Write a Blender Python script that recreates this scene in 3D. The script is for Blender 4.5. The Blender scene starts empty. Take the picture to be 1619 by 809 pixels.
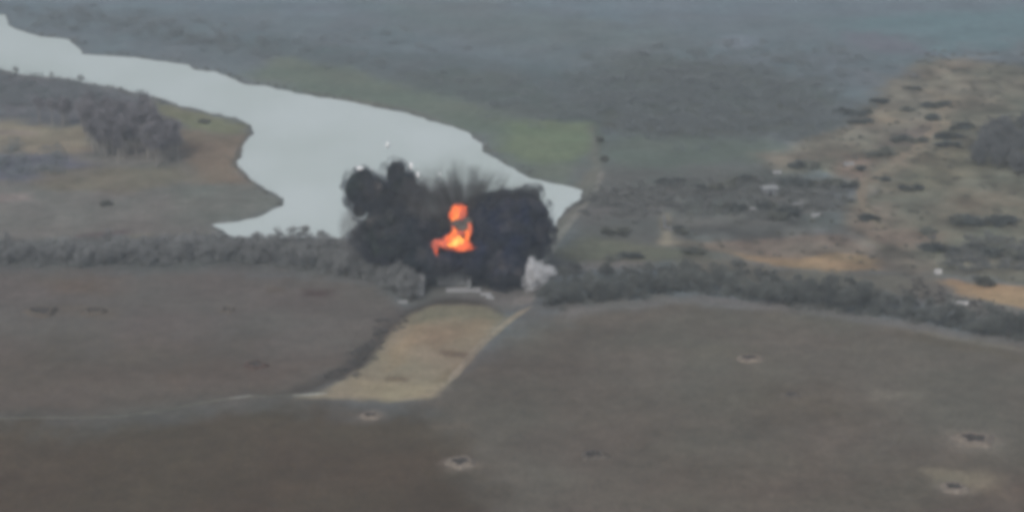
import bpy, bmesh, math, random
import numpy as np
from mathutils import Vector, Matrix, noise as mnoise

# ---------------------------------------------------------------- camera, sky, sun, exposure
SC = bpy.context.scene
COL = SC.collection
cam_data = bpy.data.cameras.new('drone_camera')
cam = bpy.data.objects.new('drone_camera', cam_data)
COL.objects.link(cam)
cam.location = (0.0, 0.0, 190.0)
cam.rotation_euler = (math.radians(90 - 17), 0, 0)
cam_data.sensor_fit = 'HORIZONTAL'
cam_data.sensor_width = 36.0
cam_data.lens = 36.0 * 3294.0 / 1619.0
cam_data.clip_start = 1.0
cam_data.clip_end = 9000.0
SC.camera = cam

SUN_EL, SUN_AZ = math.radians(42), math.radians(205)      # azimuth clockwise from +Y
world = bpy.data.worlds.new('World')
SC.world = world
world.use_nodes = True
wn = world.node_tree
for n in list(wn.nodes):
    wn.nodes.remove(n)
sky = wn.nodes.new('ShaderNodeTexSky')
sky.sky_type = 'NISHITA'
sky.sun_disc = False
sky.sun_elevation = SUN_EL
sky.sun_rotation = SUN_AZ
sky.altitude = 200
sky.air_density = 1.0
sky.dust_density = 4.0
sky.ozone_density = 1.0
hsv = wn.nodes.new('ShaderNodeHueSaturation')              # a grey, overcast sky
hsv.inputs['Saturation'].default_value = 0.45
bg = wn.nodes.new('ShaderNodeBackground')
bg.inputs['Strength'].default_value = 0.10
wo = wn.nodes.new('ShaderNodeOutputWorld')
wn.links.new(sky.outputs[0], hsv.inputs['Color'])
wn.links.new(hsv.outputs[0], bg.inputs['Color'])
wn.links.new(bg.outputs[0], wo.inputs['Surface'])

sun_data = bpy.data.lights.new('sun', 'SUN')
sun_data.energy = 1.0
sun_data.angle = math.radians(25)
sun_data.color = (1.0, 0.96, 0.9)
sun = bpy.data.objects.new('sun', sun_data)
COL.objects.link(sun)
_d = Vector((math.sin(SUN_AZ) * math.cos(SUN_EL), math.cos(SUN_AZ) * math.cos(SUN_EL), math.sin(SUN_EL)))
sun.rotation_euler = (-_d).to_track_quat('-Z', 'Y').to_euler()
sun.location = _d * 900

SC.view_settings.view_transform = 'Standard'
SC.view_settings.look = 'None'
SC.view_settings.gamma = 1.0
SC.view_settings.exposure = 0.5
SC.view_settings.use_curve_mapping = False
SC.render.engine = 'CYCLES'
SC.cycles.use_denoising = True
SC.cycles.max_bounces = 6
SC.cycles.volume_bounces = 1
SC.cycles.filter_width = 4.8                                 # a soft small-sensor zoom picture

# ---------------------------------------------------------------- the place in metres (x right, y away)
LAKE = [(-352.6, 1077.6), (-299.5, 1051.8), (-271.1, 1041.1), (-254.1, 1034.1), (-246.6, 1006.9), (-238.1, 993.8), (-225.4, 977.9), (-210.6, 971.7), (-204.9, 959.4), (-196.1, 935.8), (-174.8, 930.0), (-162.2, 923.0), (-144.3, 911.8), (-140.7, 902.3), (-130.2, 897.0), (-119.0, 878.7), (-113.5, 869.8), (-104.8, 868.5), (-89.9, 853.7), (-64.7, 835.8), (-41.8, 816.4), (-32.4, 803.2), (-21.6, 791.4), (-17.0, 784.1), (-15.8, 773.9), (-12.6, 767.9), (-11.2, 754.1), (-8.1, 746.5), (-2.2, 733.5), (5.7, 716.4), (13.5, 709.5), (21.1, 703.5), (23.6, 699.3), (24.1, 693.5), (22.6, 685.3), (18.4, 675.7), (14.8, 663.4), (11.6, 647.0), (8.1, 632.8), (2.1, 624.5), (-21.9, 631.4), (-50.6, 640.5), (-73.0, 641.3), (-86.3, 642.0), (-90.6, 644.1), (-94.0, 649.9), (-97.8, 656.6), (-91.1, 658.8), (-85.4, 664.1), (-79.5, 673.4), (-77.2, 679.7), (-77.8, 687.7), (-79.8, 691.8), (-84.7, 701.0), (-91.9, 714.7), (-98.8, 732.6), (-99.9, 739.0), (-100.3, 754.1), (-100.4, 771.9), (-100.0, 787.2), (-101.9, 796.7), (-109.2, 807.6), (-122.2, 819.8), (-137.1, 833.5), (-151.7, 851.3), (-160.9, 858.6), (-170.5, 867.3), (-184.3, 876.1), (-194.0, 883.8), (-205.8, 887.7), (-215.2, 893.0), (-225.7, 902.3), (-245.9, 916.0), (-312.2, 947.5)]
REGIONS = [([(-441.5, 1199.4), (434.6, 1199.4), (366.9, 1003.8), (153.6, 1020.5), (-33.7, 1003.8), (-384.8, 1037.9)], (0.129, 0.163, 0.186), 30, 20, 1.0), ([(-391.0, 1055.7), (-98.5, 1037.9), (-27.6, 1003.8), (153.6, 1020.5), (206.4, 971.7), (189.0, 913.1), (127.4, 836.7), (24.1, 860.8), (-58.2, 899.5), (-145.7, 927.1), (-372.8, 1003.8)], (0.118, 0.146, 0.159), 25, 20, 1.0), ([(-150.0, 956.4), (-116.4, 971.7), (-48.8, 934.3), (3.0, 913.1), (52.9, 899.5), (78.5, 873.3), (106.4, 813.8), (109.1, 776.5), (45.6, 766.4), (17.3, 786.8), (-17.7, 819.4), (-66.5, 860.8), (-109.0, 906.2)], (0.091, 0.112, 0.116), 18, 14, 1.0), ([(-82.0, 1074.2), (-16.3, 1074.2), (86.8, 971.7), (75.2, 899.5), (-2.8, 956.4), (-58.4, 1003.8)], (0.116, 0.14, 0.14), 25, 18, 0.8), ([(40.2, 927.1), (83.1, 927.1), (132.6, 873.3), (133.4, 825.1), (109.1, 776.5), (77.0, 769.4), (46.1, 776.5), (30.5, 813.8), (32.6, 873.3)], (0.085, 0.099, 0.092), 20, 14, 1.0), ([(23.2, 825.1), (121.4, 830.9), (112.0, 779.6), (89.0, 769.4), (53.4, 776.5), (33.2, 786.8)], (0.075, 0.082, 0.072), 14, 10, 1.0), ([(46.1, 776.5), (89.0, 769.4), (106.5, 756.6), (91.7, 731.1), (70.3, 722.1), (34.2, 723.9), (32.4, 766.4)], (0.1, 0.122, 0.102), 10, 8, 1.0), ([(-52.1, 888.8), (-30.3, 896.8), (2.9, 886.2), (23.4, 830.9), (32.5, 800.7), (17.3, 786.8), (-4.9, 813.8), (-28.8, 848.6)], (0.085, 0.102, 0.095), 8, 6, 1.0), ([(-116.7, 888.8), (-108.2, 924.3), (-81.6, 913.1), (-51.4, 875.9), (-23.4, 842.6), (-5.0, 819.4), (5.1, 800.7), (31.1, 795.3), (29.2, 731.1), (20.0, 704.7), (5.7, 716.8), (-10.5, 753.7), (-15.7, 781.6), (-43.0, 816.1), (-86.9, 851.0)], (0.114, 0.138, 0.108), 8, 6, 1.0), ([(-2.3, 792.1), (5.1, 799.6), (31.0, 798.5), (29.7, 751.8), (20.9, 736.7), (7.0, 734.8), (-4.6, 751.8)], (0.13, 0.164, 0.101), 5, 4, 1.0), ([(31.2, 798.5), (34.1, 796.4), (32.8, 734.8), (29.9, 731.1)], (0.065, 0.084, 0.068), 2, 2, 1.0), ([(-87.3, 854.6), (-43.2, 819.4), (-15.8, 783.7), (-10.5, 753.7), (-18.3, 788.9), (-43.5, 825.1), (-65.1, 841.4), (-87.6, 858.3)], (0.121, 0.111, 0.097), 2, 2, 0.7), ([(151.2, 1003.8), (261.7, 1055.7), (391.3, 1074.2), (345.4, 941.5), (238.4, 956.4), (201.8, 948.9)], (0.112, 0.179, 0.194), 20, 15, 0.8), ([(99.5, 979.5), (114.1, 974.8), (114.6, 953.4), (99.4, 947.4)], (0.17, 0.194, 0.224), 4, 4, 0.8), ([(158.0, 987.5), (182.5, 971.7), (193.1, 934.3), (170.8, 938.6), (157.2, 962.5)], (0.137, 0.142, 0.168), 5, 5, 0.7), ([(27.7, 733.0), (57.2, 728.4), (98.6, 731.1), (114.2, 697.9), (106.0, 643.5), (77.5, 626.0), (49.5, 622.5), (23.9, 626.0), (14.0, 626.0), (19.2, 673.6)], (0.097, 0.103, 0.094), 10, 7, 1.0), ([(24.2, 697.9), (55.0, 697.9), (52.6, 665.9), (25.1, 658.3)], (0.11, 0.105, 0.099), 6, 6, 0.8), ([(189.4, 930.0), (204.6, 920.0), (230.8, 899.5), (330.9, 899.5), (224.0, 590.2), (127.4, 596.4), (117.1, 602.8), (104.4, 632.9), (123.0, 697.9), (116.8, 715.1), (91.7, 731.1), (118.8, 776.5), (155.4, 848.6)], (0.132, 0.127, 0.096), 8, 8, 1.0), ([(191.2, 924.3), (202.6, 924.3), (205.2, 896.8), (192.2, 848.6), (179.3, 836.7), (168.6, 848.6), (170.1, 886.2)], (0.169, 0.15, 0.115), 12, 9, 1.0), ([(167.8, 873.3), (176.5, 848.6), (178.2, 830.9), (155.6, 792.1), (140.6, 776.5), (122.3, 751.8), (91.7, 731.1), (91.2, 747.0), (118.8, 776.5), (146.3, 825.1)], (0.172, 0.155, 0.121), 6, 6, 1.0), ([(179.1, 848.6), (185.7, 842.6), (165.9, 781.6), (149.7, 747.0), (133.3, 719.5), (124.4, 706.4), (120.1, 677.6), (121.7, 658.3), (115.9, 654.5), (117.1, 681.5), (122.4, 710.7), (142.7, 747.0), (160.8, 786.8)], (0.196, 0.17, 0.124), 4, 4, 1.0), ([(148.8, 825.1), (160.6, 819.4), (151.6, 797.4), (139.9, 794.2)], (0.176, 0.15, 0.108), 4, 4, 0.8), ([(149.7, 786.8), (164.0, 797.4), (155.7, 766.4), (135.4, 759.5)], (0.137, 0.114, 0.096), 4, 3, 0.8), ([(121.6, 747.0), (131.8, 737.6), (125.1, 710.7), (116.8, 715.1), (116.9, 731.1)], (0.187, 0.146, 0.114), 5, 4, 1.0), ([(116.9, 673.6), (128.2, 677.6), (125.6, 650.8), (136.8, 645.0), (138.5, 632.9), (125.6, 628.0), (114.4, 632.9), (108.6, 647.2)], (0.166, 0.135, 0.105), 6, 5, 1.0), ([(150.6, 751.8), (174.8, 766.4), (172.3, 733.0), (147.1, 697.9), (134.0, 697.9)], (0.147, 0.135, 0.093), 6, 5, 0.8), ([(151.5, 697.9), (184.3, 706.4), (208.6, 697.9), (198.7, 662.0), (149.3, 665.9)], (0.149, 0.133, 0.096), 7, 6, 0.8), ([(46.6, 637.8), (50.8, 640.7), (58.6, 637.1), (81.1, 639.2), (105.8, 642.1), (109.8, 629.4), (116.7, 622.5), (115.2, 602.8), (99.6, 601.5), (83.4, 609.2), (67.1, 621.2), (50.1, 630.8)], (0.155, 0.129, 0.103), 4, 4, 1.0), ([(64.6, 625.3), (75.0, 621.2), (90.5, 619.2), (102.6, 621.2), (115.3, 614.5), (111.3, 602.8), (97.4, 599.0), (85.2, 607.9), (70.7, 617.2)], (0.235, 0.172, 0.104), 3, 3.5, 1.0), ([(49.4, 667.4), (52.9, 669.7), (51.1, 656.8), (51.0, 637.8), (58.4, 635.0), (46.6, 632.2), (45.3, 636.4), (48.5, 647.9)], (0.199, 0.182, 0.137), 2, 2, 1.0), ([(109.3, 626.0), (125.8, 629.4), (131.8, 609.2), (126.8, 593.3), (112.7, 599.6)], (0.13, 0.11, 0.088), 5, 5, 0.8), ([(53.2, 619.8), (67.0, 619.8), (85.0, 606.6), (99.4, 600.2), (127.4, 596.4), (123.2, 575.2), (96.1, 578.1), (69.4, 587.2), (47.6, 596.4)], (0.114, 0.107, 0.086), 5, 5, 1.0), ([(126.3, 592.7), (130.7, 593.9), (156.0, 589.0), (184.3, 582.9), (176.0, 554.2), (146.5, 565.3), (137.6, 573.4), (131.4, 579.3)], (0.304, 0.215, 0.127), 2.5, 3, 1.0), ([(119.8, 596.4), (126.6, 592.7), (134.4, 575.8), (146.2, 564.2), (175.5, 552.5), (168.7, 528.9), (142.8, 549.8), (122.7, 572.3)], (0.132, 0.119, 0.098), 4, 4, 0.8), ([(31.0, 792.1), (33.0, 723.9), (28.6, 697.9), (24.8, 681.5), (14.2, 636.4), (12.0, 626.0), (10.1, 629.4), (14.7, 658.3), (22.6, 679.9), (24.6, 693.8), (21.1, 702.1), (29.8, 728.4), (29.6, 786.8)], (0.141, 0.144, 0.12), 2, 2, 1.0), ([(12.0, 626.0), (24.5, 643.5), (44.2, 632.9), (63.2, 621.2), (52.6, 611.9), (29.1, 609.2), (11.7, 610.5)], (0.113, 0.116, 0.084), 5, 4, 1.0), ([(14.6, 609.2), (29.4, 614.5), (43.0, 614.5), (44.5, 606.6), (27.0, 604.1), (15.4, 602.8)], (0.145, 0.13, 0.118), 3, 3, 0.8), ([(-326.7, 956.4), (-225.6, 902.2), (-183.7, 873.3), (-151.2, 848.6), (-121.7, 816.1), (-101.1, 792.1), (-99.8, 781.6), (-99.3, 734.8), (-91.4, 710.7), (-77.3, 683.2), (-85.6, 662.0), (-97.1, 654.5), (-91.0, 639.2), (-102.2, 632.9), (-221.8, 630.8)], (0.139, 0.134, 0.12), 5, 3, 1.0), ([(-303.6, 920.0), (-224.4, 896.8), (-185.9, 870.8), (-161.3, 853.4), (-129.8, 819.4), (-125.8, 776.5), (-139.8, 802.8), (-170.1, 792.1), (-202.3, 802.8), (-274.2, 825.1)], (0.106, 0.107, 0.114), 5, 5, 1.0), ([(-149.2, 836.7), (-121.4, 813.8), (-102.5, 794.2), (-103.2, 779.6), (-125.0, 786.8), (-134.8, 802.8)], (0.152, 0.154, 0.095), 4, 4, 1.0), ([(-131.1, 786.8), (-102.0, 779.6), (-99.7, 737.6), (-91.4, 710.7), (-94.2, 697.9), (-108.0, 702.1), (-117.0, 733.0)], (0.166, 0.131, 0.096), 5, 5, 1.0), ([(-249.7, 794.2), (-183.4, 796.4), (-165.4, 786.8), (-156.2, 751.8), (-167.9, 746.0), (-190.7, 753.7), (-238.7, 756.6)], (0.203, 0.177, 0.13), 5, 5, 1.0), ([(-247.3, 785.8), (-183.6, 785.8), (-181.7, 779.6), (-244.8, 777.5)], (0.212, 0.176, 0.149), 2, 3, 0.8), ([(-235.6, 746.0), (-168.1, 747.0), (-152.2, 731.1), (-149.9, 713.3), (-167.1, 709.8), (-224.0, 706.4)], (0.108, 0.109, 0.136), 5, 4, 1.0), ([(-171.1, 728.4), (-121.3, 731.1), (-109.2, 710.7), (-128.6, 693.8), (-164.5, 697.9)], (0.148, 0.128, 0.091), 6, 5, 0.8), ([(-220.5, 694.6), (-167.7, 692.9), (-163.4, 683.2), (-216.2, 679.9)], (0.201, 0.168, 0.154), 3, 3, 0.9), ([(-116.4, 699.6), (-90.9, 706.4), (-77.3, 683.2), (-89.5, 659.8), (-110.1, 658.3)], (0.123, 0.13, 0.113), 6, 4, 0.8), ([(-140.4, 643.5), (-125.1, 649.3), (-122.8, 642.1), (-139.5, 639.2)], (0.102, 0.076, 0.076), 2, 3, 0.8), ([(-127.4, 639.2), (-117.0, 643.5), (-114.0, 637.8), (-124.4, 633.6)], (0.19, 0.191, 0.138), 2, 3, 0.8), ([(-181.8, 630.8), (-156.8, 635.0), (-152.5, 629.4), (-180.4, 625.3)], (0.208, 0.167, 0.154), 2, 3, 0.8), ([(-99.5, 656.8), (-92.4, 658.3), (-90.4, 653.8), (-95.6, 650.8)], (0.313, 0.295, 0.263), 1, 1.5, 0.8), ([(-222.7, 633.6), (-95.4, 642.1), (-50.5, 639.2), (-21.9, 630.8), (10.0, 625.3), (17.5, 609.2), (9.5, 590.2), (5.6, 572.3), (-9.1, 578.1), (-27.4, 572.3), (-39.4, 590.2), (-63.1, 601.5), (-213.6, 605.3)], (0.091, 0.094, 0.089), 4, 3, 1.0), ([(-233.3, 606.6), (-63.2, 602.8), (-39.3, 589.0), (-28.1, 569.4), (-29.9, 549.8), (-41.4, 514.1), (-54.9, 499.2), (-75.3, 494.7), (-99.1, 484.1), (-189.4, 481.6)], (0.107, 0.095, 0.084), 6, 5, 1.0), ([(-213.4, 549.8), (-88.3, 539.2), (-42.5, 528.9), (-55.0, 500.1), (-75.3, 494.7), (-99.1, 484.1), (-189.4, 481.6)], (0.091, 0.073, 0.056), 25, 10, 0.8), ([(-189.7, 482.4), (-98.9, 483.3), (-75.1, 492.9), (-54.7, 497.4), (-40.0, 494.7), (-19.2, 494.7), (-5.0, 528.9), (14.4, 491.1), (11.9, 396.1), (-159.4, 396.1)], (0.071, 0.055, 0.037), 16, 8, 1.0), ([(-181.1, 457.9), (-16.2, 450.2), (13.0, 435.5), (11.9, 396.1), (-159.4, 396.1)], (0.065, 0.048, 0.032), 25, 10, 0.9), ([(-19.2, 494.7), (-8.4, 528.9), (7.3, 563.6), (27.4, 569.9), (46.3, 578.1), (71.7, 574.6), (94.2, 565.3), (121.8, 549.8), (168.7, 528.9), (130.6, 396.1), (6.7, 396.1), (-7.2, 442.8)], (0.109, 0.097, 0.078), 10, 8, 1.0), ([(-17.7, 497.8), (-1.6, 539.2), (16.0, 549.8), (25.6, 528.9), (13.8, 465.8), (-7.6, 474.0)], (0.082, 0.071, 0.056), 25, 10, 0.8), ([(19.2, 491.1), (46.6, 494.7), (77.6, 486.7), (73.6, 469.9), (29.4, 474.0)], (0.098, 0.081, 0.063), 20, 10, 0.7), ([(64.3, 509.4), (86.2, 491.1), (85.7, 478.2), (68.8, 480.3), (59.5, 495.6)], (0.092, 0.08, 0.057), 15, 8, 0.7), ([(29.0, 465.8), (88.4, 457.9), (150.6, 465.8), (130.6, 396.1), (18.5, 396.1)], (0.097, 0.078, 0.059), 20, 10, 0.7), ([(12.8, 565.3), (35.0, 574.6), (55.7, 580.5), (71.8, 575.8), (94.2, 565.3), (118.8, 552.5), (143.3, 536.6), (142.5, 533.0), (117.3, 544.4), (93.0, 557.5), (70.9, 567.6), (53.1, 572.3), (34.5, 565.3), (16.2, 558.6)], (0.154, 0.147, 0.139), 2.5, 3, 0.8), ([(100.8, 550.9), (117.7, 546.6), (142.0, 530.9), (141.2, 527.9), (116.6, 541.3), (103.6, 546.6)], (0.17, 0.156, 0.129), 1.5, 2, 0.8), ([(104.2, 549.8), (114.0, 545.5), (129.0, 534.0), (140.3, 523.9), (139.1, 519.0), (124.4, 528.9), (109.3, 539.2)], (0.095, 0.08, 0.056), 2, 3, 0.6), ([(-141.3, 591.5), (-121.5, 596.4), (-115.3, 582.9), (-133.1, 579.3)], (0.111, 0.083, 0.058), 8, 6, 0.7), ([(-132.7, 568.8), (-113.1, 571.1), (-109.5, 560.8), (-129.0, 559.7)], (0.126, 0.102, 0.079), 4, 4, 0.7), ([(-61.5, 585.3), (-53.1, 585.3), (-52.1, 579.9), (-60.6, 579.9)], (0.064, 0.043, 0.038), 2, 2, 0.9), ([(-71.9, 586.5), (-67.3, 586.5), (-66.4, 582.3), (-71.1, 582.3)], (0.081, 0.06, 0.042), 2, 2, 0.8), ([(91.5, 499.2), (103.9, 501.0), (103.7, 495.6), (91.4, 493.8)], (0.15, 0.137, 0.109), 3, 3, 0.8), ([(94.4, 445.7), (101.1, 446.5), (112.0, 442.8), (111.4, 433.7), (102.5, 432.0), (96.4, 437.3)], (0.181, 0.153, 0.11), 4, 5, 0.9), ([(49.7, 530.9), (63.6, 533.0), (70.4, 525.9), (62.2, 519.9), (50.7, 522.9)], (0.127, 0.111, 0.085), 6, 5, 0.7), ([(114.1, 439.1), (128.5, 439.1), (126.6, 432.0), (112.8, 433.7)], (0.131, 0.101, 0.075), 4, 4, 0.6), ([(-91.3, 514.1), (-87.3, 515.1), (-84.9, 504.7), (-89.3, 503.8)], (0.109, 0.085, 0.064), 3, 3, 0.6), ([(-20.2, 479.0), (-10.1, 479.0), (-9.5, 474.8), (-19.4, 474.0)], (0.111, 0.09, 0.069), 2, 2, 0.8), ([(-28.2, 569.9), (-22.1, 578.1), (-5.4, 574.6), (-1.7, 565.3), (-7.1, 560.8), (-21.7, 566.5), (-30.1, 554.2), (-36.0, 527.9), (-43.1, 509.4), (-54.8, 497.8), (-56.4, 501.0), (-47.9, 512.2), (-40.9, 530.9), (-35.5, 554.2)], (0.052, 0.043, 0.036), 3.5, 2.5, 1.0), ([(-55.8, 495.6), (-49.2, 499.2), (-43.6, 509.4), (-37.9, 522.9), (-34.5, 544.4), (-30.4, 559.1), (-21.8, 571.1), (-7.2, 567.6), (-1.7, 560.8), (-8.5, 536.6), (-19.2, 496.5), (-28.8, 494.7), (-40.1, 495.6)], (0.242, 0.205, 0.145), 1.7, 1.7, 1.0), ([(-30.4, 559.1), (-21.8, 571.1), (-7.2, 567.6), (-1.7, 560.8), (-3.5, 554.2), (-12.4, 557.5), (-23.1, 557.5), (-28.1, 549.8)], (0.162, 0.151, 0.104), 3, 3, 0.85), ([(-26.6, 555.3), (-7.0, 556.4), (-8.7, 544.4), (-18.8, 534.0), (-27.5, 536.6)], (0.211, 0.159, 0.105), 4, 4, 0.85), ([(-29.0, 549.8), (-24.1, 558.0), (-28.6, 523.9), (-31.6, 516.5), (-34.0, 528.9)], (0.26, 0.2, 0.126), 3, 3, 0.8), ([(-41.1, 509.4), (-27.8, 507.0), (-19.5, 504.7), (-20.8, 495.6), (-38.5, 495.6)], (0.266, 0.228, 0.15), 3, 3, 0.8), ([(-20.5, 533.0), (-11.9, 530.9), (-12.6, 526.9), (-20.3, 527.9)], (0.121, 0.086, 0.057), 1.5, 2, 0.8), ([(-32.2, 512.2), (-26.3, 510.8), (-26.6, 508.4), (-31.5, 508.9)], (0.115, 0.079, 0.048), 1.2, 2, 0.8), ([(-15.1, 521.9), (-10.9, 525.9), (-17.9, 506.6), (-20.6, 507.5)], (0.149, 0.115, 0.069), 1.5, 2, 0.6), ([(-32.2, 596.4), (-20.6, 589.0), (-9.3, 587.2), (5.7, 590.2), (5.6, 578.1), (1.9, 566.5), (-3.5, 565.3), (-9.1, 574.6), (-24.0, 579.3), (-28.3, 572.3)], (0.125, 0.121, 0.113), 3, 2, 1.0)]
RIBBONS = [('dirt_track', [(-0.6, 568.8), (2.3, 573.4), (5.3, 578.1), (6.9, 589.0), (6.2, 602.8)], 5.0, (0.176, 0.169, 0.156)), ('gully_track', [(5.9, 569.9), (1.5, 563.1), (-2.6, 553.1), (-6.0, 544.4), (-9.2, 535.0), (-12.4, 522.9), (-15.5, 511.3), (-16.9, 505.6)], 2.1, (0.256, 0.221, 0.167)), ('field_track', [(-149.6, 479.0), (-126.9, 482.0), (-112.9, 482.4), (-98.8, 482.8), (-88.5, 486.7), (-78.3, 492.9), (-71.4, 495.6), (-66.0, 496.9), (-55.5, 497.4), (-50.0, 498.3), (-45.4, 501.0)], 1.5, (0.116, 0.11, 0.091)), ('lakeside_road', [(7.0, 602.8), (11.6, 622.5), (15.3, 642.1), (19.9, 661.3), (24.7, 679.9), (29.6, 699.6), (32.4, 725.7)], 2.3, (0.173, 0.174, 0.152)), ('village_lane', [(181.2, 846.2), (172.2, 813.8), (163.5, 786.8), (150.3, 756.6), (136.4, 731.1), (124.6, 710.7), (120.6, 693.8), (118.8, 677.6), (119.7, 658.3), (120.9, 647.2)], 3.0, (0.205, 0.174, 0.128))]
PALE_DASH = [[(-71.8, 495.1), (-69.1, 496.0), (-65.7, 497.4)], [(-56.0, 496.9), (-52.4, 497.8), (-46.8, 499.2)]]
CRATERS = [((-12.2, 452.9), 5.04, 1.63, (0.197, 0.168, 0.139), 'round shell crater with a pale soil ring, nearest the bottom edge'), ((-35.1, 483.3), 3.61, 1.1, (0.196, 0.166, 0.137), 'shell crater with pale ring just below the tan gully'), ((111.7, 467.8), 9.01, 2.29, (0.197, 0.167, 0.138), 'largest shell crater, dark pit in the field at far right'), ((63.6, 525.4), 3.39, 1.44, (0.195, 0.164, 0.134), 'small shell crater high in the right field'), ((19.2, 457.1), 1.79, 1.57, (0.111, 0.097, 0.082), 'lone dark shell crater in the middle of the right field'), ((71.4, 498.3), 3.23, 0.97, (0.109, 0.094, 0.078), 'faint shell crater in the right field below the small high one'), ((100.7, 438.8), 4.33, 1.44, (0.197, 0.168, 0.14), 'shell crater in the pale churned patch at lower right'), ((-134.0, 563.6), 3.25, 2.17, (0.106, 0.09, 0.073), 'dark shell crater nearest the left edge of the left field'), ((-119.7, 564.2), 3.07, 1.54, (0.106, 0.09, 0.073), 'smaller shell crater beside the leftmost one in the left field'), ((-81.6, 565.9), 2.17, 1.09, (0.106, 0.09, 0.073), 'tiny shell crater in the left field below the tree belt'), ((-68.0, 519.5), 1.51, 1.34, (0.084, 0.057, 0.047), 'reddish dark shell crater above the pale field track')]
BELT_LEFT = [(-169.4, 613.2), (-157.7, 613.2), (-137.8, 611.2), (-118.6, 612.5), (-99.5, 614.5), (-79.8, 613.2), (-63.7, 607.9), (-51.7, 602.8), (-39.5, 591.5), (-31.5, 582.9), (-28.5, 576.9)]
BELT_LEFT2 = [(-171.1, 619.8), (-147.3, 619.2), (-124.1, 621.2), (-101.0, 624.6), (-85.7, 629.4), (-71.7, 629.4), (-53.6, 626.6), (-41.3, 621.2)]
BELT_LEFT3 = [(-54.1, 609.2), (-44.9, 601.5), (-37.7, 592.7), (-32.3, 582.9), (-28.1, 572.3)]
BELT_RIGHT = [(9.6, 574.6), (16.6, 573.4), (25.8, 575.8), (35.4, 582.3), (46.8, 585.3), (57.9, 584.1), (72.1, 578.1), (89.4, 569.9), (103.2, 565.3), (114.7, 559.1), (129.1, 550.9), (141.3, 543.4), (153.6, 536.0)]
BELT_RIGHT2 = [(15.1, 589.0), (28.6, 596.4), (47.8, 599.0), (60.9, 596.4), (73.5, 590.2), (91.3, 582.9), (103.5, 578.1)]
GROVE = [(-192.3, 802.8), (-168.5, 796.4), (-150.4, 792.1), (-139.5, 785.8), (-131.5, 769.4), (-121.2, 751.8), (-119.1, 734.8), (-127.6, 727.5), (-141.9, 731.1), (-152.1, 736.7), (-160.7, 766.4), (-170.1, 779.6)]
GROVE_RIGHT = [(172.7, 756.6), (189.0, 786.8), (206.2, 797.4), (224.7, 792.1), (204.8, 716.8), (181.0, 712.4), (173.0, 720.3), (165.8, 734.8)]
WOOD_FAR = [[(-293.1, 1052.1), (-193.3, 1034.4), (-116.4, 971.7), (-71.3, 927.1), (-30.0, 886.2), (13.3, 848.6), (22.6, 802.8), (-5.0, 822.8), (-46.5, 886.2), (-94.5, 930.0), (-129.3, 932.8), (-164.8, 956.4), (-217.0, 995.6), (-287.0, 1029.1)], [(33.0, 886.2), (80.7, 899.5), (130.8, 860.8), (134.3, 830.9), (109.8, 781.6), (77.4, 773.5), (46.3, 779.6), (31.4, 802.8)], [(-298.1, 902.2), (-221.3, 883.6), (-203.7, 878.4), (-181.7, 863.3), (-157.4, 846.2), (-149.5, 830.9), (-175.6, 819.4), (-210.2, 836.7), (-281.5, 848.6)], [(-234.5, 742.3), (-169.5, 742.3), (-154.5, 731.1), (-152.8, 716.8), (-167.8, 713.3), (-225.0, 709.8)], [(-157.0, 1003.8), (-56.6, 971.7), (25.9, 927.1), (100.3, 956.4), (167.7, 920.0), (152.2, 860.8), (119.1, 873.3), (53.7, 913.1), (-14.2, 927.1), (-92.5, 971.7)]]
SCRUB = [[(28.6, 697.9), (55.6, 706.4), (87.1, 710.7), (115.5, 706.4), (108.4, 673.6), (81.2, 658.3), (57.4, 673.6), (27.1, 658.3)], [(136.5, 632.9), (151.3, 636.4), (166.6, 632.9), (159.3, 602.8), (144.2, 604.1), (131.8, 609.2)], [(119.1, 592.7), (130.6, 575.2), (145.4, 560.8), (143.5, 552.5), (125.2, 566.5), (116.4, 578.1)], [(-30.4, 560.8), (-34.9, 544.4), (-40.1, 519.0), (-47.5, 507.5), (-54.9, 499.2), (-46.5, 515.1), (-40.4, 535.0), (-34.9, 559.7)]]
BUSHES = [((151.0, 833.2), 6.7), ((136.9, 812.7), 11.6), ((136.9, 797.4), 8.4), ((169.0, 859.6), 5.3), ((160.1, 819.4), 6.1), ((172.6, 828.6), 10.8), ((165.6, 801.7), 5.0), ((150.3, 768.4), 12.0), ((174.9, 788.9), 9.8), ((166.5, 772.4), 10.6), ((135.8, 747.9), 8.0), ((125.1, 724.8), 4.1), ((104.3, 727.5), 10.0), ((106.9, 703.8), 14.2), ((99.5, 706.4), 11.1), ((115.1, 703.8), 11.1), ((75.1, 672.0), 8.9), ((82.0, 708.1), 9.8), ((118.3, 661.3), 5.4), ((148.9, 653.8), 9.9), ((154.2, 653.8), 9.1), ((162.2, 656.0), 7.5), ((132.9, 624.6), 9.1), ((133.7, 643.5), 4.1), ((138.4, 697.9), 8.8), ((149.0, 626.0), 9.9), ((140.6, 623.9), 9.1), ((153.0, 617.2), 11.8), ((33.0, 641.4), 7.3), ((34.3, 615.8), 11.0), ((-137.0, 677.6), 3.4), ((-133.7, 787.9), 3.9), ((-121.0, 798.5), 3.0), ((163.9, 759.5), 8.1), ((130.6, 710.7), 5.4), ((54.2, 645.0), 4.9), ((33.6, 737.6), 3.7), ((33.1, 766.4), 3.4), ((85.1, 673.6), 6.4), ((55.5, 704.7), 8.9), ((57.3, 621.2), 5.9), ((140.0, 589.0), 3.4), ((70.3, 697.9), 11.0), ((90.0, 662.0), 7.1)]
SHORE = [((-215.9, 890.2), 3.4), ((-198.3, 881.0), 2.6), ((-184.0, 872.1), 3.8)]
HOUSE = (88.7, 689.6)
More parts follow.
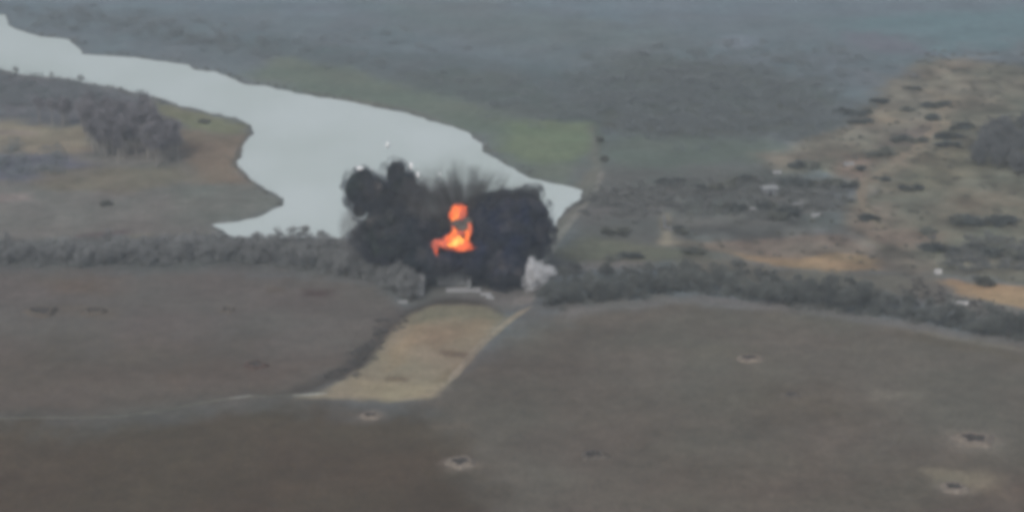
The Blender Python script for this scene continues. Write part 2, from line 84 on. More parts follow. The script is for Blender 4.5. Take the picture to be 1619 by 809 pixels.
PALE = [((80.4, 669.7), 2.2), ((96.4, 677.6), 3.8), ((100.7, 664.3), 3.0), ((128.8, 600.9), 2.2), ((155.6, 615.8), 4.5), ((129.4, 571.1), 4.6), ((108.5, 579.3), 3.4), ((122.3, 733.0), 4.0), ((94.6, 720.3), 3.2)]
RUIN = (49.9, 656.8)
SMOKE = [((-44.69, 601.2, 27.44), (3.59, 3.75, 3.91), 1), ((-46.74, 600.2, 25.56), (2.08, 2.7, 3.32), 1), ((-41.9, 601.2, 25.28), (4.54, 4.42, 4.31), 1), ((-45.69, 600.2, 21.44), (1.89, 2.02, 2.15), 1), ((-38.48, 600.2, 22.81), (4.54, 4.23, 3.92), 1), ((-34.66, 605.2, 29.89), (2.66, 3.0, 3.34), 1), ((-33.32, 604.2, 27.22), (3.42, 3.67, 3.93), 1), ((-30.29, 603.2, 23.55), (3.23, 3.58, 3.93), 1), ((-33.22, 599.2, 17.59), (5.68, 4.8, 3.92), 3), ((-37.07, 597.2, 17.78), (5.66, 5.37, 5.08), 0), ((-39.92, 596.2, 13.74), (5.66, 5.18, 4.69), 0), ((-31.85, 593.2, 13.06), (9.4, 7.62, 5.84), 0), ((-22.42, 591.2, 9.74), (10.13, 7.2, 4.27), 0), ((-23.05, 599.2, 12.06), (8.35, 6.53, 4.71), 3), ((-14.21, 603.2, 14.06), (6.87, 6.4, 5.92), 2), ((-7.47, 597.2, 13.25), (7.94, 8.08, 8.22), 0), ((-1.79, 595.2, 16.39), (9.79, 8.99, 8.18), 0), ((4.6, 594.2, 17.86), (5.63, 6.22, 6.8), 0), ((7.43, 594.2, 15.51), (3.01, 4.42, 5.84), 0), ((-2.53, 589.2, 7.61), (6.74, 6.47, 6.2), 0), ((-1.78, 588.2, 4.98), (4.49, 4.38, 4.26), 0), ((-8.15, 590.2, 9.26), (6.0, 5.91, 5.82), 0), ((3.49, 597.2, 20.91), (3.77, 3.25, 2.73), 0), ((-0.28, 600.2, 22.42), (4.54, 3.25, 1.96), 2), ((-9.4, 602.2, 19.1), (4.94, 3.65, 2.36), 2)]
VEIL = [((-46.57, 597.2, 15.02), (3.78, 5.21, 6.65), 0), ((-29.27, 601.2, 21.94), (6.44, 6.75, 7.06), 0), ((-22.65, 601.2, 20.96), (6.44, 6.75, 7.06), 0), ((-16.63, 603.2, 21.39), (6.08, 6.19, 6.3), 0)]
JETS = [((-20.77, 603.2, 26.31), (10.43, 9.93, 9.42), 0), ((-8.43, 602.2, 25.6), (11.74, 9.79, 7.84), 0), ((3.86, 599.2, 27.39), (9.04, 7.84, 6.63), 0), ((-30.25, 603.2, 26.31), (7.59, 8.31, 9.03), 0), ((-16.99, 601.2, 18.0), (11.39, 8.64, 5.9), 0)]
FINGER = [((6.31, 599.2, 27.39), (2.83, 2.39, 1.95), 0), ((4.24, 599.2, 26.22), (3.2, 2.68, 2.15), 0), ((1.98, 599.2, 24.66), (3.77, 2.96, 2.15), 0), ((8.0, 598.2, 25.71), (1.69, 2.21, 2.73), 0), ((-2.74, 601.2, 24.5), (4.16, 3.06, 1.96), 0), ((-9.01, 602.2, 22.26), (3.79, 3.08, 2.36), 0)]
BLAST = (-15.37, 595.2, 11.87)
FLAME = [((-15.57, 591.2, 23.39), (1.49, 1.32, 1.16), 1), ((-17.23, 590.2, 22.31), (1.12, 1.14, 1.16), 1), ((-14.63, 590.6, 22.2), (0.93, 1.14, 1.35), 2), ((-16.31, 590.2, 20.96), (1.12, 0.94, 0.77), 1), ((-18.23, 584.4, 16.07), (1.48, 1.22, 0.96), 1), ((-17.3, 584.6, 17.17), (0.93, 1.23, 1.53), 1), ((-15.81, 583.8, 16.06), (1.29, 1.22, 1.15), 0), ((-17.29, 583.6, 15.15), (1.11, 0.89, 0.67), 0), ((-14.53, 584.0, 15.03), (1.67, 1.17, 0.67), 1), ((-13.25, 585.2, 16.61), (0.56, 1.33, 2.11), 1), ((-19.53, 584.2, 15.17), (1.3, 1.03, 0.77), 2), ((-21.01, 584.2, 15.75), (1.3, 0.98, 0.67), 2), ((-22.48, 583.9, 15.06), (0.83, 0.85, 0.86), 2), ((-22.13, 583.8, 13.16), (0.46, 0.9, 1.34), 1), ((-12.32, 585.7, 19.16), (0.46, 0.9, 1.34), 2), ((-17.13, 585.7, 18.78), (0.65, 0.9, 1.15), 2), ((-15.45, 583.6, 14.19), (2.96, 1.67, 0.38), 1), ((-15.29, 585.7, 18.01), (1.67, 1.17, 0.67), 2)]
BROWN = [((-14.41, 588.2, 18.63), (2.05, 1.79, 1.54), 0), ((-15.91, 588.7, 19.45), (1.49, 1.32, 1.16), 0), ((-13.11, 588.7, 20.23), (1.12, 1.14, 1.16), 0)]
DUST = [((7.28, 579.2, 7.23), (2.03, 2.45, 2.86), 0), ((9.51, 580.2, 8.08), (2.22, 1.68, 1.15), 0), ((5.26, 579.2, 5.1), (1.48, 1.69, 1.91), 0), ((5.81, 580.2, 9.43), (1.11, 1.51, 1.91), 0), ((10.82, 581.2, 7.38), (1.66, 1.22, 0.77), 0)]
DEBRIS = [((-44.94, 596.2, 34.79), 1.5, 'brightest white fragment flying above the left smoke head'), ((-37.39, 609.2, 38.67), 0.9, 'topmost white fragment, high over the lake'), ((-29.99, 600.2, 34.52), 1.1, 'white fragment just right of the second smoke head'), ((-27.91, 599.2, 32.06), 0.9, 'smaller white fragment below the one right of the second smoke head'), ((-21.66, 603.2, 31.21), 0.9, 'white fragment alone above the middle of the blast'), ((-41.47, 597.2, 34.14), 0.6, 'tiny white fragment at the crest of the left smoke head')]
SPILL = {'wing': (-26.6, 579.9), 'culv': (-23.3, 581.1), 'head': (-17.6, 589.0), 'apron': (-14.4, 583.5), 'kx': 5.34}
FIELD_LEFT = [(-233.3, 606.6), (-63.2, 602.8), (-39.3, 589.0), (-28.1, 569.4), (-35.2, 549.8), (-42.0, 521.4), (-54.9, 499.2), (-75.3, 494.7), (-40.0, 494.7), (-19.2, 494.7), (-7.5, 465.8), (-1.3, 396.1), (-199.0, 396.1)]
FIELD_RIGHT = [(-19.2, 494.7), (-8.4, 528.9), (7.3, 563.6), (27.4, 569.9), (46.3, 578.1), (71.7, 574.6), (94.2, 565.3), (121.8, 549.8), (168.7, 528.9), (196.5, 396.1), (-1.3, 396.1), (-7.5, 465.8)]
PENINSULA = [(-305.8, 927.1), (-225.6, 902.2), (-183.7, 873.3), (-151.2, 848.6), (-121.7, 816.1), (-100.6, 792.1), (-99.3, 781.6), (-99.3, 734.8), (-91.4, 710.7), (-76.9, 683.2), (-85.6, 662.0), (-97.1, 654.5), (-91.0, 639.2), (-102.2, 632.9), (-221.8, 630.8)]
ROUGH = [(191.6, 941.5), (311.8, 927.1), (195.9, 560.8), (127.4, 596.4), (63.2, 621.2), (46.0, 629.4), (49.0, 673.6), (89.5, 731.1), (155.4, 848.6)]
LEFTPOST = (-92.8, 656.8)
WATER_ALB = (0.47, 0.521, 0.498)
Y0 = 595.2

HAZE_DENSITY = 0.00022
random.seed(11)
RNG = np.random.default_rng(11)

# ---------------------------------------------------------------- helpers
def tag(o, label=None, cat=None, group=None, kind=None):
    if label: o['label'] = label
    if cat: o['category'] = cat
    if group: o['group'] = group
    if kind: o['kind'] = kind
    return o

def link(name, me, parent=None, loc=None, rz=0.0, scale=None):
    o = bpy.data.objects.new(name, me)
    COL.objects.link(o)
    if parent is not None: o.parent = parent
    if loc is not None: o.location = loc
    if rz: o.rotation_euler = (0, 0, rz)
    if scale is not None: o.scale = scale
    return o

def mesh_np(name, verts, faces, mat=None, smooth=False, colors=None):
    """verts (n,3), faces (m,k) with one k for the whole mesh"""
    verts = np.asarray(verts, dtype=np.float32); faces = np.asarray(faces, dtype=np.int32)
    me = bpy.data.meshes.new(name)
    me.vertices.add(len(verts)); me.vertices.foreach_set('co', verts.ravel())
    k = faces.shape[1]
    me.loops.add(faces.size); me.loops.foreach_set('vertex_index', faces.ravel())
    me.polygons.add(len(faces)); me.polygons.foreach_set('loop_start', np.arange(0, faces.size, k, dtype=np.int32))
    if smooth: me.polygons.foreach_set('use_smooth', np.ones(len(faces), dtype=bool))
    if colors is not None:
        at = me.color_attributes.new('soil', 'FLOAT_COLOR', 'POINT')
        c = np.ones((len(verts), 4), dtype=np.float32); c[:, :3] = colors
        at.data.foreach_set('color', c.ravel())
    me.update(calc_edges=True)
    if mat is not None: me.materials.append(mat)
    return me

def _hash(ix, iy, seed):
    h = (ix.astype(np.int64) * 374761393 + iy.astype(np.int64) * 668265263 + seed * 1442695041) & 0xffffffff
    h = ((h ^ (h >> 13)) * 1274126177) & 0xffffffff
    return ((h ^ (h >> 16)) & 0xffff) / 65535.0

def vnoise(x, y, seed=0):
    ix, iy = np.floor(x), np.floor(y); fx, fy = x - ix, y - iy
    fx = fx * fx * (3 - 2 * fx); fy = fy * fy * (3 - 2 * fy)
    a, b = _hash(ix, iy, seed), _hash(ix + 1, iy, seed)
    c, d = _hash(ix, iy + 1, seed), _hash(ix + 1, iy + 1, seed)
    return (a + (b - a) * fx) * (1 - fy) + (c + (d - c) * fx) * fy

def fbm(x, y, seed=0, octv=4):
    s = 0.0; a = 0.5
    for i in range(octv):
        s = s + a * (vnoise(x, y, seed + i * 17) * 2 - 1); x = x * 2.03 + 11.3; y = y * 2.03 + 5.7; a *= 0.5
    return s

def sdf(px, py, poly):
    """signed distance to a polygon, negative inside"""
    P = np.asarray(poly, dtype=np.float64); n = len(P)
    d2 = np.full(px.shape, 1e18); ins = np.zeros(px.shape, dtype=bool)
    for i in range(n):
        ax, ay = P[i]; bx, by = P[(i + 1) % n]
        ex, ey = bx - ax, by - ay
        wx, wy = px - ax, py - ay
        t = np.clip((wx * ex + wy * ey) / (ex * ex + ey * ey + 1e-9), 0, 1)
        d2 = np.minimum(d2, (wx - ex * t) ** 2 + (wy - ey * t) ** 2)
        c = (ay > py) != (by > py)
        if ey != 0: ins ^= c & (px < ax + (py - ay) * ex / ey)
    d = np.sqrt(d2)
    return np.where(ins, -d, d)

def sstep(a, b, x):
    t = np.clip((x - a) / (b - a), 0, 1); return t * t * (3 - 2 * t)

GULLY = REGIONS[-9][0]

def height(x, y, lake_d=None):
    x = np.asarray(x, dtype=np.float64); y = np.asarray(y, dtype=np.float64)
    if lake_d is None: lake_d = sdf(x, y, LAKE)
    d = lake_d + 1.9 * fbm(x / 5.0, y / 9.0, 5, 4)
    h = -1.4 + 1.8 * sstep(-2.5, 1.6, d) + 0.25 * sstep(2, 25, d)
    h = h + 0.45 * fbm(x / 70.0, y / 90.0, 31, 3) * sstep(6, 40, d)
    h = h + 0.22 * fbm(x / 7.0, y / 9.0, 77, 3) * sstep(3, 12, d)
    return h

def zat(x, y):
    return float(height(np.array([x]), np.array([y]))[0])

# ---------------------------------------------------------------- materials
MATS = {}
def node_mat(name):
    m = bpy.data.materials.new(name); m.use_nodes = True
    nt = m.node_tree; b = nt.nodes['Principled BSDF']
    b.inputs['Roughness'].default_value = 0.95
    b.inputs['Specular IOR Level'].default_value = 0.15
    return m, nt, b

def mottled(name, col, amt=0.25, scale=0.6, rough=0.95, spec=0.15, obj_var=0.0, coord='Object', bump=0.0):
    if name in MATS: return MATS[name]
    m, nt, b = node_mat(name)
    b.inputs['Roughness'].default_value = rough; b.inputs['Specular IOR Level'].default_value = spec
    tc = nt.nodes.new('ShaderNodeTexCoord')
    nz = nt.nodes.new('ShaderNodeTexNoise'); nz.inputs['Scale'].default_value = scale; nz.inputs['Detail'].default_value = 5
    nt.links.new(tc.outputs[coord], nz.inputs['Vector'])
    mr = nt.nodes.new('ShaderNodeMapRange'); mr.inputs['From Min'].default_value = 0.3; mr.inputs['From Max'].default_value = 0.7
    mr.inputs['To Min'].default_value = 1 - amt; mr.inputs['To Max'].default_value = 1 + amt
    nt.links.new(nz.outputs['Fac'], mr.inputs['Value'])
    val = mr.outputs['Result']
    if obj_var:
        oi = nt.nodes.new('ShaderNodeObjectInfo')
        m2 = nt.nodes.new('ShaderNodeMapRange'); m2.inputs['To Min'].default_value = 1 - obj_var; m2.inputs['To Max'].default_value = 1 + obj_var
        nt.links.new(oi.outputs['Random'], m2.inputs['Value'])
        mu = nt.nodes.new('ShaderNodeMath'); mu.operation = 'MULTIPLY'
        nt.links.new(val, mu.inputs[0]); nt.links.new(m2.outputs['Result'], mu.inputs[1]); val = mu.outputs[0]
    vm = nt.nodes.new('ShaderNodeVectorMath'); vm.operation = 'SCALE'
    vm.inputs[0].default_value = col
    nt.links.new(val, vm.inputs['Scale']); nt.links.new(vm.outputs[0], b.inputs['Base Color'])
    if bump:
        bp = nt.nodes.new('ShaderNodeBump'); bp.inputs['Strength'].default_value = bump; bp.inputs['Distance'].default_value = 0.3
        nt.links.new(nz.outputs['Fac'], bp.inputs['Height']); nt.links.new(bp.outputs[0], b.inputs['Normal'])
    MATS[name] = m
    return m

def ground_material():
    m, nt, b = node_mat('winter_ground')
    L = nt.links.new
    at = nt.nodes.new('ShaderNodeAttribute'); at.attribute_name = 'soil'
    ge = nt.nodes.new('ShaderNodeNewGeometry')
    cur = at.outputs['Color']
    # clods and tufts at three sizes, then faint reddish / greenish drifts
    for sc, amt, det in ((0.045, 0.13, 4), (0.22, 0.13, 4), (1.1, 0.22, 4)):
        nz = nt.nodes.new('ShaderNodeTexNoise'); nz.inputs['Scale'].default_value = sc; nz.inputs['Detail'].default_value = det
        L(ge.outputs['Position'], nz.inputs['Vector'])
        mr = nt.nodes.new('ShaderNodeMapRange'); mr.inputs['From Min'].default_value = 0.3; mr.inputs['From Max'].default_value = 0.7
        mr.inputs['To Min'].default_value = 1 - amt; mr.inputs['To Max'].default_value = 1 + amt
        L(nz.outputs['Fac'], mr.inputs['Value'])
        vm = nt.nodes.new('ShaderNodeVectorMath'); vm.operation = 'SCALE'
        L(cur, vm.inputs[0]); L(mr.outputs['Result'], vm.inputs['Scale']); cur = vm.outputs[0]
        last = nz
    hz = nt.nodes.new('ShaderNodeTexNoise'); hz.inputs['Scale'].default_value = 0.03; hz.inputs['Detail'].default_value = 4
    L(ge.outputs['Position'], hz.inputs['Vector'])
    rp = nt.nodes.new('ShaderNodeValToRGB')
    rp.color_ramp.elements[0].position = 0.35; rp.color_ramp.elements[0].color = (0.97, 1.015, 1.005, 1)
    rp.color_ramp.elements[1].position = 0.65; rp.color_ramp.elements[1].color = (1.035, 0.982, 0.985, 1)
    L(hz.outputs['Fac'], rp.inputs['Fac'])
    mu = nt.nodes.new('ShaderNodeVectorMath'); mu.operation = 'MULTIPLY'
    L(cur, mu.inputs[0]); L(rp.outputs['Color'], mu.inputs[1])
    L(mu.outputs[0], b.inputs['Base Color'])
    bp = nt.nodes.new('ShaderNodeBump'); bp.inputs['Strength'].default_value = 0.5; bp.inputs['Distance'].default_value = 0.25
    L(last.outputs['Fac'], bp.inputs['Height']); L(bp.outputs[0], b.inputs['Normal'])
    return m

# ---------------------------------------------------------------- the ground
GX0, GX1, GY0, GY1, STEP = -380.0, 380.0, 350.0, 1200.0, 1.25
GROUND_MAT = ground_material()
def soil_colours(x, y):
    col = np.empty((len(x), 3)); col[:] = (0.125, 0.145, 0.155)
    wx = fbm(x / 14.0, y / 22.0, 3, 4); wy = fbm(x / 14.0, y / 22.0, 103, 4)
    fx = fbm(x / 4.0, y / 6.0, 203, 3); fy = fbm(x / 4.0, y / 6.0, 303, 3)
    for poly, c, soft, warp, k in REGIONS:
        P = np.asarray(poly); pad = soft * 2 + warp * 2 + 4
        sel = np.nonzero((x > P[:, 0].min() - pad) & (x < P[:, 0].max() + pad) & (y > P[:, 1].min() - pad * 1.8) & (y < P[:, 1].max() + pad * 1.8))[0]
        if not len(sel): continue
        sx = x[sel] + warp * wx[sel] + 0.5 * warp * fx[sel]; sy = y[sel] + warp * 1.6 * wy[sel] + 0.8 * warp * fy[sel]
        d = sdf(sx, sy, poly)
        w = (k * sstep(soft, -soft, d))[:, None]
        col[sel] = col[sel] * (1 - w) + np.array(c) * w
    rough = sstep(12, -12, sdf(x, y, ROUGH)) + 0.35 * sstep(12, -12, sdf(x, y, PENINSULA))
    m = fbm(x / 7.0, y / 9.0, 401, 4); g = fbm(x / 11.0, y / 14.0, 451, 3)
    col = col * (1 + 0.75 * rough * m)[:, None] * (1 + rough[:, None] * g[:, None] * np.array([0.06, -0.04, -0.07]))
    col = np.maximum(col, 0.02)
    for (cx, cy), ring, pit, c, _ in CRATERS:
        sel = np.nonzero((np.abs(x - cx) < ring * 2.5) & (np.abs(y - cy) < ring * 2.5))[0]
        dx, dy = x[sel] - cx, y[sel] - cy
        ang = np.arctan2(dy, dx)
        r = np.hypot(dx, dy) / ring / (1 + 0.35 * (vnoise(ang * 3.2 + cx, ang * 0 + cy, 9) - 0.5)) + 0.12 * fx[sel]
        w = (0.7 * sstep(1.35, 0.25, r))[:, None]
        col[sel] = col[sel] * (1 - w) + np.array(c) * w
    return col

def build_ground():
    xs = np.arange(GX0, GX1 + 0.1, STEP); ys = np.arange(GY0, GY1 + 0.1, STEP)
    X, Y = np.meshgrid(xs, ys); x, y = X.ravel(), Y.ravel(); nx, ny = len(xs), len(ys)
    lake_d = sdf(x, y, LAKE)
    z = height(x, y, lake_d)
    edge = np.minimum(np.minimum(x - GX0, GX1 - x), np.minimum(y - GY0, GY1 - y))
    z = 0.5 + (z - 0.5) * sstep(0, 25, edge)
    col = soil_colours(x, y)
    # wet margin of the shore
    w = (0.45 * sstep(3.0, 0.0, np.abs(lake_d - 0.4)))[:, None]
    col = col * (1 - w) + np.array((0.07, 0.07, 0.066)) * w
    idx = np.arange(nx * ny).reshape(ny, nx)
    q = np.stack([idx[:-1, :-1], idx[:-1, 1:], idx[1:, 1:], idx[1:, :-1]], -1).reshape(-1, 4)
    cx = x[q].mean(1); cy = y[q].mean(1); ld = lake_d[q].mean(1)
    part = np.zeros(len(q), dtype=int)
    def mark(poly, k):
        part[sdf(cx, cy, poly) < 0] = k
    mark(FIELD_LEFT, 1); mark(FIELD_RIGHT, 2); mark(GULLY, 3); mark(PENINSULA, 4)
    part[(ld < -3)] = 5
    verts = np.stack([x, y, z], -1)
    for k, nm in enumerate(('ground', 'plowed_field_left', 'plowed_field_right', 'gully', 'peninsula', 'lake_bed')):
        f = q[part == k]
        used = np.unique(f); remap = np.full(nx * ny, -1); remap[used] = np.arange(len(used))
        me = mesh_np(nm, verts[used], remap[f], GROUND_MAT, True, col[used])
        tag(link(nm, me), kind='structure')
    # plain land out to the haze
    v = []; f = []
    B = 3300.0
    for (x0, x1, y0, y1) in ((-B, GX0, -2400, 4200), (GX1, B, -2400, 4200), (GX0, GX1, -2400, GY0), (GX0, GX1, GY1, 4200)):
        n = len(v); v += [(x0, y0, 0.5), (x1, y0, 0.5), (x1, y1, 0.5), (x0, y1, 0.5)]; f.append((n, n + 1, n + 2, n + 3))
    me = mesh_np('outer_ground', v, f, GROUND_MAT, False, np.array([(0.115, 0.12, 0.115)] * len(v)))
    tag(link('outer_ground', me), kind='structure')
build_ground()

def build_lake():
    bm = bmesh.new()
    vs = [bm.verts.new((a, b, 0.0)) for a, b in LAKE]
    # widen the sheet a little under the banks so that the land makes the shoreline
    P = np.array(LAKE); n = len(P); area = 0.5 * np.sum(P[:, 0] * np.roll(P[:, 1], -1) - np.roll(P[:, 0], -1) * P[:, 1])
    sgn = 1 if area > 0 else -1
    for i, v in enumerate(vs):
        e = P[(i + 1) % n] - P[i - 1]; e = e / (np.hypot(*e) + 1e-9)
        v.co.x += sgn * e[1] * 2.5; v.co.y -= sgn * e[0] * 2.5
    f = bm.faces.new(vs)
    bmesh.ops.triangulate(bm, faces=[f])
    me = bpy.data.meshes.new('lake'); bm.to_mesh(me); bm.free()
    m, nt, b = node_mat('silty_water')
    ge = nt.nodes.new('ShaderNodeNewGeometry')
    mp = nt.nodes.new('ShaderNodeMapping'); mp.inputs['Scale'].default_value = (0.02, 0.012, 1)
    nz = nt.nodes.new('ShaderNodeTexNoise'); nz.inputs['Scale'].default_value = 1.0; nz.inputs['Detail'].default_value = 3
    nt.links.new(ge.outputs['Position'], mp.inputs['Vector']); nt.links.new(mp.outputs[0], nz.inputs['Vector'])
    rp = nt.nodes.new('ShaderNodeValToRGB')
    a = WATER_ALB
    rp.color_ramp.elements[0].position = 0.3; rp.color_ramp.elements[0].color = (a[0] * 0.89, a[1] * 0.91, a[2] * 0.90, 1)
    rp.color_ramp.elements[1].position = 0.7; rp.color_ramp.elements[1].color = (a[0] * 1.06, a[1] * 1.06, a[2] * 1.09, 1)
    nt.links.new(nz.outputs['Fac'], rp.inputs['Fac']); nt.links.new(rp.outputs[0], b.inputs['Base Color'])
    b.inputs['Roughness'].default_value = 0.35; b.inputs['IOR'].default_value = 1.33; b.inputs['Specular IOR Level'].default_value = 0.35
    n2 = nt.nodes.new('ShaderNodeTexNoise'); n2.inputs['Scale'].default_value = 0.8; n2.inputs['Detail'].default_value = 3
    nt.links.new(ge.outputs['Position'], n2.inputs['Vector'])
    bp = nt.nodes.new('ShaderNodeBump'); bp.inputs['Strength'].default_value = 0.15; bp.inputs['Distance'].default_value = 0.1
    nt.links.new(n2.outputs['Fac'], bp.inputs['Height']); nt.links.new(bp.outputs[0], b.inputs['Normal'])
    me.materials.append(m)
    tag(link('lake', me), 'pale grey still lake winding back to the upper left', 'lake', kind='structure')
build_lake()

def resample(path, step):
    P = np.array(path, dtype=float); seg = np.hypot(*(P[1:] - P[:-1]).T); s = np.concatenate([[0], np.cumsum(seg)])
    t = np.arange(0, s[-1], step)
    # smooth by Catmull-like cubic through linear + box filter
    q = np.stack([np.interp(t, s, P[:, 0]), np.interp(t, s, P[:, 1])], -1)
    for _ in range(6):
        q[1:-1] = 0.25 * q[:-2] + 0.5 * q[1:-1] + 0.25 * q[2:]
    return q

def ribbon(name, path, width, col, seed, lift=0.05):
    q = resample(path, 1.0); n = len(q)
    t = np.gradient(q, axis=0); t /= np.hypot(t[:, 0], t[:, 1])[:, None] + 1e-9
    nrm = np.stack([-t[:, 1], t[:, 0]], -1)
    k = np.arange(n)
    wl = width * 0.5 * (1 + 0.45 * fbm(k / 6.0, k * 0 + seed, seed, 3)); wr = width * 0.5 * (1 + 0.45 * fbm(k / 6.0, k * 0 + seed + 9, seed + 3, 3))
    taper = np.clip(np.minimum(k, n - 1 - k) / 6.0, 0.05, 1)
    rows = []
    for fr in (-1, -0.5, 0, 0.5, 1):
        w = np.where(fr < 0, wl, wr) * taper
        p = q + nrm * (fr * w)[:, None]
        rows.append(np.stack([p[:, 0], p[:, 1], height(p[:, 0], p[:, 1]) + (0.12 + lift if abs(fr) < 1 else 0.02)], -1))
    V = np.stack(rows, 1).reshape(-1, 3)
    i = np.arange(n - 1)[:, None] * 5 + np.arange(4)[None, :]
    f = np.stack([i, i + 1, i + 6, i + 5], -1).reshape(-1, 4)
    c = np.array(col)[None, :] * (1 + 0.3 * fbm(V[:, 0] / 3.0, V[:, 1] / 4.0, seed + 40, 3))[:, None]
    me = mesh_np(name, V, f, GROUND_MAT, True, c)
    return tag(link(name, me), kind='structure')
for i, (nm, path, w, c) in enumerate(RIBBONS):
    ribbon(nm, path, w, c, 50 + i * 7)
for i, path in enumerate(PALE_DASH):
    ribbon('chalky_verge', path, 1.6, (0.34, 0.34, 0.31), 90 + i, 0.12)

# ---------------------------------------------------------------- craters
def crater(loc, ring, pit, col, label, seed):
    NR, NA = 12, 28
    lip = pit * 1.35
    prof = [(0.0, -0.05), (0.35, 0.0), (0.65, 0.22), (0.85, 0.55), (1.0, 0.75), (1.15, 0.68), (1.28, 0.45), (1.42, 0.2), (1.55, 0.0), (1.7, -0.2)]
    x0, y0 = loc
    def rings(lo, hi):
        v = []; f = []
        for a in range(NA):
            th = a / NA * 2 * math.pi
            wob = 1 + 0.45 * mnoise.noise(Vector((math.cos(th) * 1.4 + seed, math.sin(th) * 1.4, seed * 0.7)))
            for r, h in prof[lo:hi]:
                rr = r * lip * wob
                v.append((math.cos(th) * rr, math.sin(th) * rr, 0.10 + h * min(1.5, 0.55 * lip) * (0.8 + 0.5 * mnoise.noise(Vector((math.cos(th) * 2 + 5, math.sin(th) * 2 + seed, 3.1))))))
        k = hi - lo
        for a in range(NA):
            b = (a + 1) % NA
            for j in range(k - 1):
                f.append((a * k + j, a * k + j + 1, b * k + j + 1, b * k + j))
        return v, f
    root = link('shell_crater', None, loc=(x0, y0, zat(x0, y0)))
    tag(root, label, 'crater', 'shell craters in the fields')
    v, f = rings(3, len(prof))
    rim_col = tuple(c * 0.82 for c in col)
    link('soil_rim', mesh_np('soil_rim', v, f, mottled('rim_soil_%d' % seed, rim_col, 0.3, 1.2, bump=0.5), True), root)
    v, f = rings(0, 4)
    link('pit', mesh_np('pit', v, f, mottled('wet_pit_soil', (0.050, 0.045, 0.042), 0.3, 1.5), True), root)
for i, (loc, ring, pit, c, lab) in enumerate(CRATERS):
    crater(loc, ring, pit, c, lab, i + 1)

# ---------------------------------------------------------------- trees and scrub
def tri_cloud(cen, rad, n, size, seed, stretch=2.6, up=0.35):
    """n thin twig triangles for every crown: cen (k,3), rad (k,3) -> verts, faces"""
    rng = np.random.default_rng(seed)
    k = len(cen); N = k * n
    d = rng.normal(size=(N, 3)); d /= np.linalg.norm(d, axis=1)[:, None]
    r = rng.random(N) ** 0.42
    c = np.repeat(cen, n, 0); R_ = np.repeat(rad, n, 0)
    lump = 1 + 0.28 * np.sin(d[:, 0] * 5 + c[:, 0]) * np.cos(d[:, 1] * 4 + c[:, 1] * 1.7) + 0.2 * np.sin(d[:, 2] * 7 + c[:, 1])
    p = c + d * R_ * (r * lump)[:, None]
    t = d * 0.8 + rng.normal(size=(N, 3)) * 0.6; t[:, 2] += up; t /= np.linalg.norm(t, axis=1)[:, None]
    s = rng.normal(size=(N, 3)); s -= t * (s * t).sum(1)[:, None]; s /= np.linalg.norm(s, axis=1)[:, None]
    sz = size * (0.6 + 0.8 * rng.random(N))[:, None]
    V = np.stack([p - s * sz * 0.5, p + s * sz * 0.5, p + t * sz * stretch], 1).reshape(-1, 3)
    return V, np.arange(N * 3).reshape(-1, 3)

def tube(path, radii, sides=5):
    V = []; F = []
    for i, p in enumerate(path):
        a = Vector(path[max(0, i - 1)]); b = Vector(path[min(len(path) - 1, i + 1)])
        t = (b - a).normalized(); u = t.orthogonal().normalized(); w = t.cross(u)
        for k in range(sides):
            th = 2 * math.pi * k / sides
            V.append(Vector(p) + (u * math.cos(th) + w * math.sin(th)) * radii[i])
    for i in range(len(path) - 1):
        for k in range(sides):
            F.append((i * sides + k, i * sides + (k + 1) % sides, (i + 1) * sides + (k + 1) % sides, (i + 1) * sides + k))
    return [tuple(v) for v in V], F

def join(parts):
    V = []; F = []
    for v, f in parts:
        n = len(V); V += list(v); F += [tuple(i + n for i in q) for q in f]
    return V, F

def tree_meshes(kind, seed, bark, twig):
    """kind: (height, crown width, crown base fraction, triangles)"""
    H_, W_, base, nt_ = kind
    rnd = random.Random(seed)
    parts = []
    lean = Vector((rnd.uniform(-.05, .05), rnd.uniform(-.05, .05), 0))
    P = [Vector((0, 0, -0.3)) + lean * (H_ * t) * t + Vector((0, 0, H_ * 0.86 * t)) for t in (0, .2, .45, .7, 1)]
    parts.append(tube(P, [0.026 * H_ * r for r in (1.15, .85, .6, .36, .1)], 6))
    cc = []; rr = []
    for i in range(9):
        t = rnd.uniform(base, 0.9); th = i * 2.4 + rnd.uniform(-.4, .4)
        st = Vector((0, 0, H_ * 0.86 * t * 0.85)) + lean * H_ * t * t
        L_ = W_ * 0.5 * rnd.uniform(.55, .95) * (1.15 - 0.5 * t)
        en = st + Vector((math.cos(th) * L_, math.sin(th) * L_, H_ * rnd.uniform(.1, .22)))
        mid = (st + en) * 0.5 + Vector((0, 0, 0.04 * H_))
        parts.append(tube([st, mid, en], [0.010 * H_, 0.007 * H_, 0.002 * H_], 4))
        cc.append(en); rr.append((W_ * rnd.uniform(.2, .3), W_ * rnd.uniform(.2, .3), H_ * rnd.uniform(.10, .17)))
    cc.append(Vector((0, 0, H_ * 0.82))); rr.append((W_ * .28, W_ * .28, H_ * .2))
    V, F = join(parts)
    trunk = mesh_np('trunk', V, [tuple(q) for q in F], bark, True)
    V, F = tri_cloud(np.array([tuple(c) for c in cc]), np.array(rr), nt_ // 10, 0.30 if nt_ < 900 else 0.215, seed)
    crown = mesh_np('crown', V, F, twig)
    return trunk, crown

